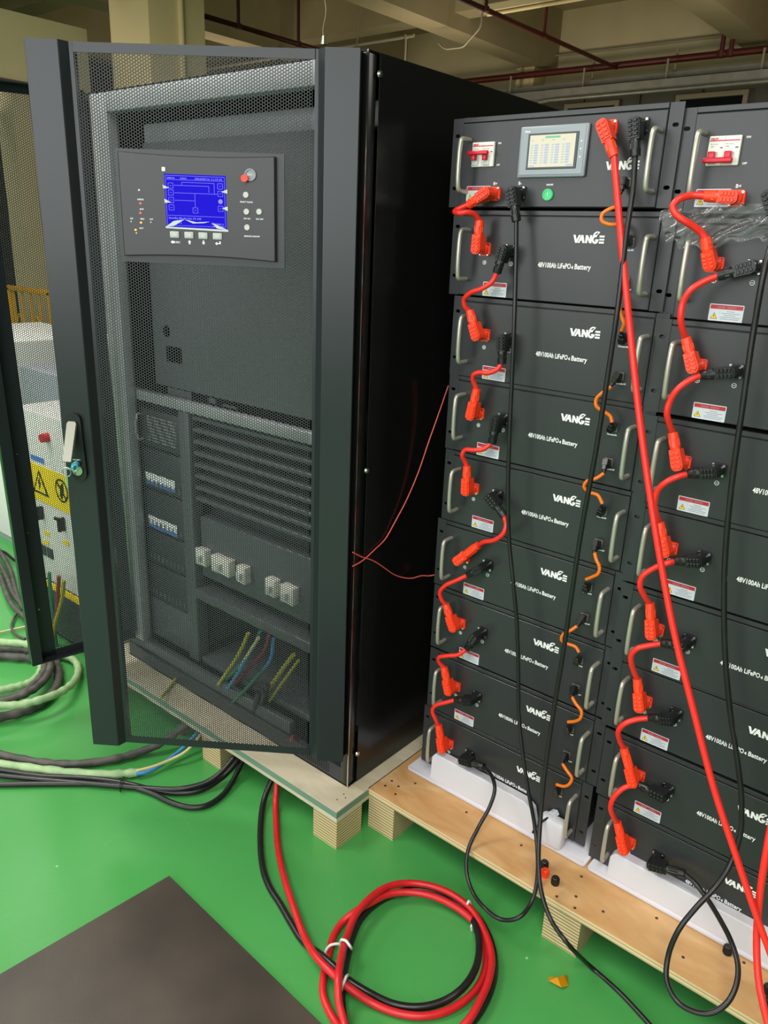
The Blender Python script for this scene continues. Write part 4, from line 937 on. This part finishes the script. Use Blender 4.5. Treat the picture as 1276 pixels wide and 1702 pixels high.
b.build('warning_plate', ['labelyellow', 'ink'], t)
MB(TC).cyl((-1.505, -.2, .798), (-1.505, -.225, .798), .017, .015, n=20).build('push_button', 'breakerred', t)
MB(TC).box(-1.64, -1.55, -.203, -.2, .695, .712, 0).build('blue_label', 'bluestrip', t)
for x, z in ((-1.60, .505), (-1.45, .50)):
    MB(TC).rbox(x - .006, x + .006, -.225, -.2, z - .028, z + .022, .003).rbox(x - .028, x + .006, -.225, -.215, z + .012, z + .022, .003).build('latch', 'ink', t)
for x, z in ((-1.585, .425), (-1.60, .385), (-1.45, .425)):
    MB(TC).box(x - .02, x + .02, -.202, -.2, z - .008, z + .008).build('yellow_tag', 'labelyellow', t)
for x in (-1.625, -1.575): MB(TC).rbox(x - .02, x + .02, -.205, -.2, .33, .37, .002).build('vent_cover', 'innerdark', t)
MB(TC).rbox(-1.66, -1.37, -.206, -.2, .03, .235, .003).rbox(-1.66, -1.37, -.208, -.206, .205, .235, .001, mi=1).build('cable_gland_plate', ['innerdark', 'labelyellow'], t)
for pts, m, l in (([(-1.519, -0.24, 0.3014), (-1.5267, -0.24, 0.2202), (-1.5262, -0.24, 0.1352), (-1.5284, -0.24, 0.035), (-1.5227, -0.24, -0.0261)], 'teal', 'green cable dropping from the white cabinet behind the left door'),
                  ([(-1.4297, -0.25, 0.3184), (-1.4538, -0.25, 0.2358), (-1.4777, -0.25, 0.1559), (-1.5305, -0.25, 0.0631), (-1.5591, -0.25, -0.0363)], 'wirered', 'dull red cable dropping from the white cabinet behind the left door'),
                  ([(-1.3781, -0.26, 0.3219), (-1.3982, -0.26, 0.2578), (-1.4365, -0.26, 0.1859), (-1.4737, -0.26, 0.1246), (-1.5053, -0.26, 0.0515)], 'yg', 'yellow and green cable dropping from the white cabinet behind the left door')):
    tag(MB().tube(pts, .007, n=8).build('power_cable', m), l, 'cable', 'cables under the white cabinet')
t = thing('equipment_box', 'grey box standing behind the white cabinet, seen through the left door', 'box', (-2.3, .1, 0))
MB().rbox(0, .40, 0, .4, .02, .92, .01).build('body', 'hmi', t); MB().box(.01, .39, .01, .39, 0, .02).build('base', 'dark', t)
t = thing('power_cabinet', 'white cabinet at the far left photo edge, standing on the green floor', 'cabinet', (-3.30, .12, 0))
MB().rbox(0, .72, 0, .6, .03, .98, .008).build('body', 'wcab', t); MB().box(.01, .71, .01, .59, 0, .03).build('base', 'hmi', t)
t = thing('guard_rail', 'yellow guard rail frame far behind the left perforated door', 'railing', (-7.5, 2.5, 0))
b = MB()
for x in (0, .85, 1.7): b.rbox(x, x + .05, 0, .05, 0, .88, .004)
b.build('post', 'yellow', t)
MB().rbox(0, 1.75, 0, .05, .85, .90, .004).rbox(0, 1.75, 0, .05, .08, .12, .004).build('rail', 'yellow', t)
b = MB()
for x in (.1, .28, .46, .64, .95, 1.13, 1.31, 1.49): b.rbox(x, x + .02, .015, .035, .12, .85, .002)
for x in (.1, .46, .95, 1.31): b.tube([(x + .01, .025, .5), (x + .1, .025, .62), (x + .19, .025, .5), (x + .1, .025, .38), (x + .01, .025, .5)], .01, n=6)
b.build('infill_bar', 'yellow', t)

# ---------------------------------------------------------------- floor: board, cables, scraps
b = MB(); P = [(-0.2862, -0.6211, 0), (-0.321, -1.0122, 0)]
A0 = Vector((-.286, -.621)); B0 = Vector((-.321, -1.012)); C0 = Vector((.247, -.645))
u = (C0 - A0).normalized(); v = Vector((-u.y, u.x)) * -1
L = MB(); pts = [A0, A0 + u * .95, A0 + u * .95 + v * .62 , A0 + (B0 - A0).normalized() * .62]
L.prism([(p.x, p.y) for p in pts], 0.0005, .006, axis='Z')
o = L.build('rubber_mat', 'mat'); m = o.modifiers.new('b', 'BEVEL'); m.width = .0015
tag(o, 'flat dark brown-black board lying on the green floor at the lower left', 'board')

def cable(pts, r, m, label, group=None, name='floor_cable', rf=None, n=12, sub=6):
    o = MB().tube(pts, r, n=n, sub=sub, rf=rf).build(name, m); return tag(o, label, 'cable', group)
GC = 'heavy cables coiled on the floor by the left door'
wob = lambda a, i: 1 + .10 * math.sin(i * 1.7) + .06 * math.sin(i * 4.1)
cable([(-1.385, -0.6862, 0.02), (-1.2218, -0.6401, 0.065), (-1.1889, -0.5997, 0.065), (-1.1491, -0.5528, 0.065), (-1.1313, -0.4939, 0.065), (-1.1435, -0.426, 0.055), (-1.1988, -0.3531, 0.035), (-1.2781, -0.2922, 0.02), (-1.3453, -0.2655, 0.02), (-1.402, -0.273, 0.02), (-1.4489, -0.3002, 0.02)], .0125, 'wraplight', 'outermost pale green wrapped cable of the coil on the left floor', GC, rf=wob)
cable([(-1.4637, -0.6544, 0.02), (-1.3806, -0.5752, 0.02), (-1.3494, -0.5304, 0.02), (-1.3315, -0.4826, 0.02), (-1.3253, -0.4403, 0.02), (-1.3609, -0.3883, 0.02), (-1.4268, -0.3499, 0.02), (-1.4867, -0.3368, 0.02)], .0125, 'wraplight', 'inner pale green wrapped cable of the coil on the left floor', GC, rf=wob)
cable([(-1.2996, -0.7172, 0.045), (-1.2373, -0.6357, 0.045), (-1.2237, -0.586, 0.045), (-1.2299, -0.5447, 0.045), (-1.243, -0.489, 0.045), (-1.2793, -0.4318, 0.045), (-1.3304, -0.3842, 0.045), (-1.4019, -0.3512, 0.045), (-1.4676, -0.3438, 0.045)], .013, 'wrapdark', 'dark taped cable on the inside of the coil on the left floor', GC, rf=wob)
cable([(-1.2778, -0.7298, 0.018), (-1.2284, -0.6614, 0.018), (-1.2009, -0.5999, 0.018), (-1.1792, -0.5337, 0.018), (-1.1874, -0.4658, 0.018), (-1.2354, -0.3968, 0.018), (-1.3188, -0.3433, 0.018), (-1.3943, -0.3137, 0.018), (-1.4518, -0.3102, 0.018)], .0145, 'wrapdark', 'thick dark taped cable forming the bottom of the coil on the left floor', GC, rf=wob)
cable([(-1.3351, -0.7022, 0.05), (-1.2756, -0.6365, 0.05), (-1.2356, -0.5798, 0.05), (-1.2197, -0.5218, 0.05), (-1.2314, -0.464, 0.05), (-1.2727, -0.4053, 0.05), (-1.33, -0.3623, 0.05), (-1.3816, -0.3438, 0.05), (-1.4389, -0.3403, 0.05)], .012, 'wrapdark', 'dark taped cable between two green ones in the floor coil', GC, rf=wob)
cable([(-1.7217, -0.5433, 0.07), (-1.6431, -0.4731, 0.07), (-1.5749, -0.4192, 0.07), (-1.5026, -0.3674, 0.07), (-1.4562, -0.3469, 0.07)], .0125, 'wraplight', 'pale green wrapped cable along the top of the coil on the left floor', GC, rf=wob)
cable([(-1.716, -0.5483, 0.05), (-1.6373, -0.4782, 0.05), (-1.5734, -0.4223, 0.05), (-1.5052, -0.3684, 0.05), (-1.4559, -0.3448, 0.05)], .014, 'wrapdark', 'dark taped cable just under the top green one of the floor coil', GC, rf=wob)
cable([(-1.7205, -0.5506, 0.02), (-1.6372, -0.4821, 0.02), (-1.5731, -0.4262, 0.02), (-1.4931, -0.3669, 0.02), (-1.4535, -0.3405, 0.02)], .017, 'wrapdark', 'thickest dark grey cable crossing behind the left door foot', GC, rf=wob)
cable([(-1.8023, -0.455, 0.01), (-1.7724, -0.3798, 0.01), (-1.7596, -0.3404, 0.01), (-1.7379, -0.2576, 0.01), (-1.7177, -0.1956, 0.01)], .004, 'creamwire', 'thin cream wire across the green floor at the left edge')
cable([(-1.8829, -0.1706, 0.012), (-1.8753, -0.209, 0.012), (-1.8131, -0.2658, 0.012), (-1.7474, -0.2998, 0.012), (-1.6807, -0.309, 0.012), (-1.6393, -0.3017, 0.012)], .005, 'wrapdark', 'small dark cable loop on the floor at the left edge')
for k, (p, m, l) in enumerate((([(-3.0159, 0.061, 0.02), (-2.6278, 0.0365, 0.02), (-2.4527, -0.0022, 0.02), (-2.2609, -0.0574, 0.02), (-2.0345, -0.143, 0.02), (-1.8803, -0.1908, 0.02), (-1.7438, -0.2054, 0.02)], 'wrapdark', 'dark cable running along the floor at the far left, nearest the door'),
                ([(-2.8445, -0.0117, 0.02), (-2.5261, -0.0241, 0.02), (-2.3726, -0.0534, 0.02), (-2.1965, -0.1041, 0.02), (-2.0116, -0.1617, 0.02), (-1.8194, -0.1916, 0.02)], 'wrapdark', 'dark cable at the far left photo edge, the middle one of three'),
                ([(-2.7378, -0.001, 0.015), (-2.5876, 0.0174, 0.015), (-2.509, 0.0322, 0.015), (-2.4153, 0.0217, 0.015), (-2.3383, 0.0181, 0.015)], 'ink', 'thin black cable crossing the three dark ones at the far left'),
                ([(-2.6482, -0.095, 0.02), (-2.3868, -0.0876, 0.02), (-2.2428, -0.114, 0.02), (-2.0961, -0.162, 0.02), (-1.9367, -0.2078, 0.02), (-1.7683, -0.2294, 0.02)], 'wrapdark', 'dark cable at the far left photo edge, outermost of three'))):
    cable(p, .010 if k != 2 else .006, m, l, 'cables by the far left cabinet')
GB = 'cables running from under the cabinet along the left floor'
cable([(-1.2502, -0.7928, 0.014), (-1.1168, -0.728, 0.014), (-1.023, -0.6833, 0.014), (-0.9161, -0.6292, 0.014), (-0.8338, -0.5674, 0.014), (-0.7661, -0.4739, 0.014), (-0.7373, -0.4041, 0.016), (-0.7115, -0.3584, 0.03), (-0.6883, -0.2918, 0.06), (-0.6758, -0.2561, 0.08)], .0115, 'wrapdark', 'thick worn grey cable sweeping under the door, uppermost of the floor run', GB, rf=wob)
cable([(-1.162, -0.8268, 0.013), (-1.0589, -0.7531, 0.013), (-0.9811, -0.703, 0.013), (-0.8717, -0.6343, 0.013), (-0.7674, -0.5626, 0.013), (-0.7049, -0.508, 0.013), (-0.6625, -0.4576, 0.013)], .0125, 'wraplight', 'pale green wrapped cable ending under the perforated door', GB, rf=wob)
cable([(-0.6571, -0.4687, 0.016), (-0.6427, -0.4408, 0.016), (-0.6398, -0.4087, 0.016), (-0.6435, -0.3626, 0.02), (-0.643, -0.3222, 0.03), (-0.6443, -0.2587, 0.06), (-0.6459, -0.1871, 0.12)] + [(-0.5261, -0.2, 0.2803), (-0.4579, -0.2, 0.3947)], .0055, 'bluewire', 'blue wire leaving the end of the green wrapped cable', GB)
cable([(-0.6614, -0.4616, 0.022), (-0.644, -0.4196, 0.022), (-0.6306, -0.3674, 0.025), (-0.6142, -0.3257, 0.04), (-0.6256, -0.2387, 0.08), (-0.6469, -0.139, 0.14)] + [(-0.4981, -0.2, 0.331), (-0.432, -0.2, 0.4327)], .0045, 'creamwire', 'cream wire beside the blue wire under the door', GB)
cable([(-1.155, -0.8299, 0.01), (-1.0439, -0.76, 0.01), (-0.9588, -0.7137, 0.01), (-0.8482, -0.6468, 0.01), (-0.7545, -0.5704, 0.01), (-0.6664, -0.5133, 0.01), (-0.5619, -0.4647, 0.01), (-0.5065, -0.427, 0.01), (-0.4759, -0.385, 0.01), (-0.4648, -0.3113, 0.02), (-0.4637, -0.2452, 0.06), (-0.4881, -0.1681, 0.12)] + [(-0.4101, -0.2, 0.2708)], .0075, 'blackcable', 'black cable in the tied bundle under the cabinet, the inner curve', GB)
cable([(-1.1237, -0.8417, 0.012), (-1.0115, -0.7737, 0.012), (-0.9329, -0.7256, 0.012), (-0.8454, -0.6655, 0.012), (-0.7466, -0.5947, 0.012), (-0.6627, -0.5342, 0.012), (-0.5923, -0.4827, 0.012), (-0.5091, -0.4225, 0.02), (-0.4688, -0.3502, 0.03), (-0.4613, -0.269, 0.07), (-0.4893, -0.1901, 0.12)] + [(-0.4356, -0.2, 0.2597)], .0075, 'blackcable', 'black cable in the tied bundle under the cabinet, the upper curve', GB)
cable([(-1.0505, -0.8701, 0.01), (-0.9598, -0.7962, 0.01), (-0.8978, -0.7421, 0.01), (-0.8285, -0.6744, 0.01), (-0.7202, -0.5738, 0.01), (-0.6491, -0.5147, 0.01), (-0.5655, -0.4817, 0.01), (-0.492, -0.4669, 0.01), (-0.4408, -0.4456, 0.01), (-0.4135, -0.4106, 0.01), (-0.4173, -0.3478, 0.01), (-0.4463, -0.2717, 0.03), (-0.4612, -0.2268, 0.07), (-0.4932, -0.1519, 0.12)] + [(-0.3973, -0.2, 0.2956)], .0075, 'blackcable', 'black cable in the tied bundle under the cabinet, the lowest outer curve', GB)
tag(MB().tube([Vector((0, 0, 0)) + Vector(p) for p in [(-0.6423, -0.5293, 0), (-0.636, -0.5333, 0.022), (-0.6488, -0.521, 0.028), (-0.6727, -0.5012, 0.016), (-0.6912, -0.4867, 0.002)]], .0016).build('cable_tie', 'ink'), 'thin black tie around the bundle of black cables on the left floor', 'cable tie')
# wires seen inside the right leaf
GI = 'wires hanging inside the cabinet door'
for pts, r, m, l in (([(-0.5103, -0.17, 0.4069), (-0.5411, -0.17, 0.3447), (-0.5811, -0.17, 0.281), (-0.6224, -0.17, 0.2232), (-0.62, -0.2, 0.2002)], .006, 'yg', 'yellow-green wire hanging inside the cabinet, leftmost of the group'),
                     ([(-0.4612, -0.17, 0.429), (-0.4934, -0.17, 0.3594), (-0.5623, -0.17, 0.2725), (-0.6503, -0.17, 0.1738), (-0.7043, -0.2, 0.0956), (-0.7629, -0.24, 0.0159), (-0.8244, -0.28, -0.0626)], .0055, 'teal', 'teal wire slanting down to the left inside the cabinet'),
                     ([(-0.4324, -0.16, 0.4321), (-0.4534, -0.16, 0.3709), (-0.5117, -0.16, 0.2989), (-0.5966, -0.16, 0.1923), (-0.6592, -0.2, 0.1095), (-0.7058, -0.24, 0.0428), (-0.7746, -0.28, -0.0425), (-0.7724, -0.32, -0.0248)], .0055, 'wirered', 'dark red wire slanting down to the left inside the cabinet'),
                     ([(-0.4152, -0.16, 0.4235), (-0.4285, -0.16, 0.3519), (-0.4942, -0.16, 0.2603), (-0.5783, -0.16, 0.1585), (-0.6311, -0.2, 0.0902), (-0.6871, -0.24, 0.0082)], .0055, 'bluewire', 'blue-grey wire slanting down inside the cabinet'),
                     ([(-0.4305, -0.19, 0.3253), (-0.4858, -0.19, 0.2572), (-0.5497, -0.19, 0.1809), (-0.6448, -0.19, 0.0682), (-0.7417, -0.19, -0.051)], .005, 'teal', 'lower teal wire slanting down inside the cabinet'),
                     ([(-0.3254, -0.17, 0.4101), (-0.3684, -0.17, 0.348), (-0.4133, -0.17, 0.2792), (-0.4498, -0.17, 0.2239)], .0065, 'yg', 'short yellow-green wire low on the right inside the cabinet'),
                     ([(-0.3067, -0.17, 0.3992), (-0.3443, -0.17, 0.3428), (-0.3884, -0.17, 0.2763), (-0.4242, -0.17, 0.2213)], .0045, 'yg', 'thin yellow-green wire beside the short one inside the cabinet'),
                     ([(-0.8066, -0.18, 0.1942), (-0.8417, -0.18, 0.145), (-0.8291, -0.22, 0.124), (-0.7671, -0.3, 0.1401)], .0045, 'yg', 'thin earth wire crossing the pallet edge inside the door')):
    cable(pts, r, m, l, GI, name='wire', n=8)
# red and black supply cables coiled in front
cable([(-0.2946, -0.19, 0.173), (-0.3235, -0.19, 0.097)] + [(-0.307, -0.2238, 0.1), (-0.3266, -0.242, 0.06), (-0.3142, -0.2892, 0.02), (-0.2539, -0.3577, 0.008), (-0.1401, -0.4522, 0.008), (-0.0777, -0.4848, 0.008), (-0.0242, -0.5012, 0.008), (0.0361, -0.5219, 0.008), (0.0892, -0.5378, 0.009), (0.1556, -0.5473, 0.026), (0.2008, -0.5501, 0.028), (0.2297, -0.5496, 0.022), (0.2807, -0.5351, 0.01), (0.3339, -0.5194, 0.008), (0.3763, -0.4902, 0.008), (0.4077, -0.4487, 0.012), (0.4241, -0.4067, 0.022), (0.4205, -0.3549, 0.025), (0.3991, -0.3064, 0.025), (0.3607, -0.2605, 0.025), (0.3104, -0.2314, 0.016), (0.2555, -0.2212, 0.01), (0.211, -0.2358, 0.009), (0.1756, -0.2631, 0.009), (0.1529, -0.3082, 0.009), (0.1418, -0.3566, 0.009), (0.1432, -0.4047, 0.008), (0.1608, -0.4527, 0.008), (0.1884, -0.5006, 0.008), (0.2212, -0.5492, 0.008), (0.2518, -0.5858, 0.008), (0.2888, -0.6167, 0.008), (0.3331, -0.639, 0.008), (0.4041, -0.6299, 0.008), (0.448, -0.5757, 0.008), (0.4659, -0.5127, 0.008), (0.4759, -0.429, 0.008), (0.4622, -0.3516, 0.008), (0.434, -0.2956, 0.008), (0.3831, -0.2454, 0.008), (0.322, -0.2152, 0.008), (0.2545, -0.2097, 0.008), (0.1984, -0.231, 0.008)], .0078, 'blackcable', 'heavy black cable from the cabinet foot coiled together with the red one on the floor', name='power_cable')
cable([(-0.3041, -0.19, 0.1683), (-0.3383, -0.19, 0.0895)] + [(-0.3104, -0.2341, 0.1), (-0.3072, -0.2486, 0.06), (-0.2835, -0.2773, 0.02), (-0.222, -0.3315, 0.01), (-0.1556, -0.3861, 0.009), (-0.0812, -0.4386, 0.018), (0.0102, -0.4936, 0.026), (0.0965, -0.5395, 0.028), (0.164, -0.5687, 0.044), (0.2239, -0.5751, 0.045), (0.2574, -0.5673, 0.032), (0.3039, -0.5487, 0.012), (0.3531, -0.5296, 0.009), (0.395, -0.5007, 0.009), (0.4233, -0.4616, 0.009), (0.4394, -0.4099, 0.009), (0.4386, -0.357, 0.009), (0.4183, -0.3048, 0.009), (0.3822, -0.2619, 0.012), (0.342, -0.2492, 0.022), (0.2861, -0.2491, 0.027), (0.2297, -0.2624, 0.027), (0.1843, -0.2916, 0.027), (0.1562, -0.3267, 0.027), (0.1405, -0.3752, 0.026), (0.1294, -0.4147, 0.022), (0.1221, -0.4468, 0.012), (0.1307, -0.4833, 0.009), (0.157, -0.5261, 0.009), (0.1809, -0.5656, 0.009), (0.2139, -0.6011, 0.009), (0.2478, -0.6186, 0.009), (0.2819, -0.6303, 0.012), (0.3161, -0.6434, 0.026), (0.2973, -0.6283, 0.03), (0.267, -0.6119, 0.045), (0.2436, -0.5893, 0.062), (0.2079, -0.542, 0.055), (0.1709, -0.4827, 0.04), (0.1506, -0.4349, 0.044), (0.1428, -0.3851, 0.044), (0.146, -0.3218, 0.038), (0.1678, -0.271, 0.028), (0.2117, -0.2383, 0.026), (0.2629, -0.2236, 0.026), (0.3247, -0.229, 0.026), (0.3852, -0.2613, 0.026), (0.43, -0.3041, 0.026), (0.4547, -0.352, 0.026), (0.468, -0.4043, 0.026), (0.4723, -0.4532, 0.02), (0.4645, -0.4906, 0.009)], .0080, 'redfloor', 'heavy red cable from the cabinet foot coiled in a ring on the green floor', name='power_cable')
def tie(pts, label):
    o = MB().tube(pts, .0032, n=6).build('cable_tie', 'tie'); tag(o, label, 'cable tie', 'white ties on the coiled cables')
tie([(0.154, -0.5247, 0.002), (0.1513, -0.5297, 0.018), (0.1535, -0.5192, 0.028), (0.1651, -0.5049, 0.03), (0.1692, -0.4975, 0.02)], 'white cable tie at the left side of the cable coil, pointing right')
tie([(0.1577, -0.4885, 0.002), (0.1785, -0.5086, 0.055), (0.1903, -0.5082, 0.06), (0.2031, -0.5088, 0.055), (0.1807, -0.4784, 0.004)], 'white cable tie on the steep red cable left of centre in the coil')
tie([(0.233, -0.5654, 0.002), (0.2498, -0.5813, 0.05), (0.246, -0.5684, 0.055), (0.224, -0.5337, 0.01)], 'white cable tie where the cables cross at the lower left of the coil')
tie([(0.3046, -0.2189, 0.004), (0.3136, -0.228, 0.03), (0.3138, -0.2217, 0.036), (0.317, -0.2143, 0.02)], 'white cable tie on top right of the cable coil')
tie([(0.3485, -0.2562, 0.002), (0.3494, -0.26, 0.02), (0.3546, -0.2537, 0.024), (0.357, -0.2421, 0.004)], 'white cable tie wrapped round the black cable at the right of the coil')
# thin red wires between the cabinet and the left stack
cable([(-0.086, -0.2097, 0.7546), (-0.086, -0.1887, 0.756), (-0.086, -0.1674, 0.7605), (-0.086, -0.1331, 0.7739), (-0.086, -0.0937, 0.7911), (-0.084, -0.0616, 0.8271), (-0.08, -0.0255, 0.8757), (-0.074, 0.0093, 0.9424), (-0.066, 0.0334, 1.0158), (-0.056, 0.0525, 1.0819), (-0.04, 0.0645, 1.1545)], .0016, 'pinkwire', 'thin red wire rising from the cabinet edge to the left stack', 'thin red wires beside the cabinet', 'wire', n=6)
cable([(-0.086, -0.211, 0.7899), (-0.086, -0.1808, 0.7705), (-0.086, -0.1361, 0.7466), (-0.086, -0.0985, 0.7195), (-0.086, -0.0517, 0.684), (-0.082, -0.0191, 0.6667), (-0.075, 0.0101, 0.6581), (-0.066, 0.0364, 0.6594), (-0.055, 0.0585, 0.6559), (-0.04, 0.064, 0.6624)], .0016, 'pinkwire', 'thin red wire sagging from the cabinet edge to the fifth left battery', 'thin red wires beside the cabinet', 'wire', n=6)
# scrap of amber film
b = MB(); c = Vector([(0.5604, -0.2394, 0)][0])
pp = [(-.022, -.004, .001), (-.004, .004, .004), (.006, .024, .003), (.020, .004, .001), (.012, -.014, .006), (-.002, -.008, .018), (-.016, -.016, .004), (.004, .010, .014)]
b.add([tuple(c + Vector(p)) for p in pp], [(0, 1, 5), (1, 7, 5), (1, 2, 7), (2, 3, 7), (3, 4, 5), (3, 5, 7), (4, 6, 5), (6, 0, 5)])
o = b.build('foil_scrap', 'amber'); m = o.modifiers.new('t', 'SOLIDIFY'); m.thickness = .0004
tag(o, 'small crumpled scrap of amber film lying on the green floor', 'scrap')
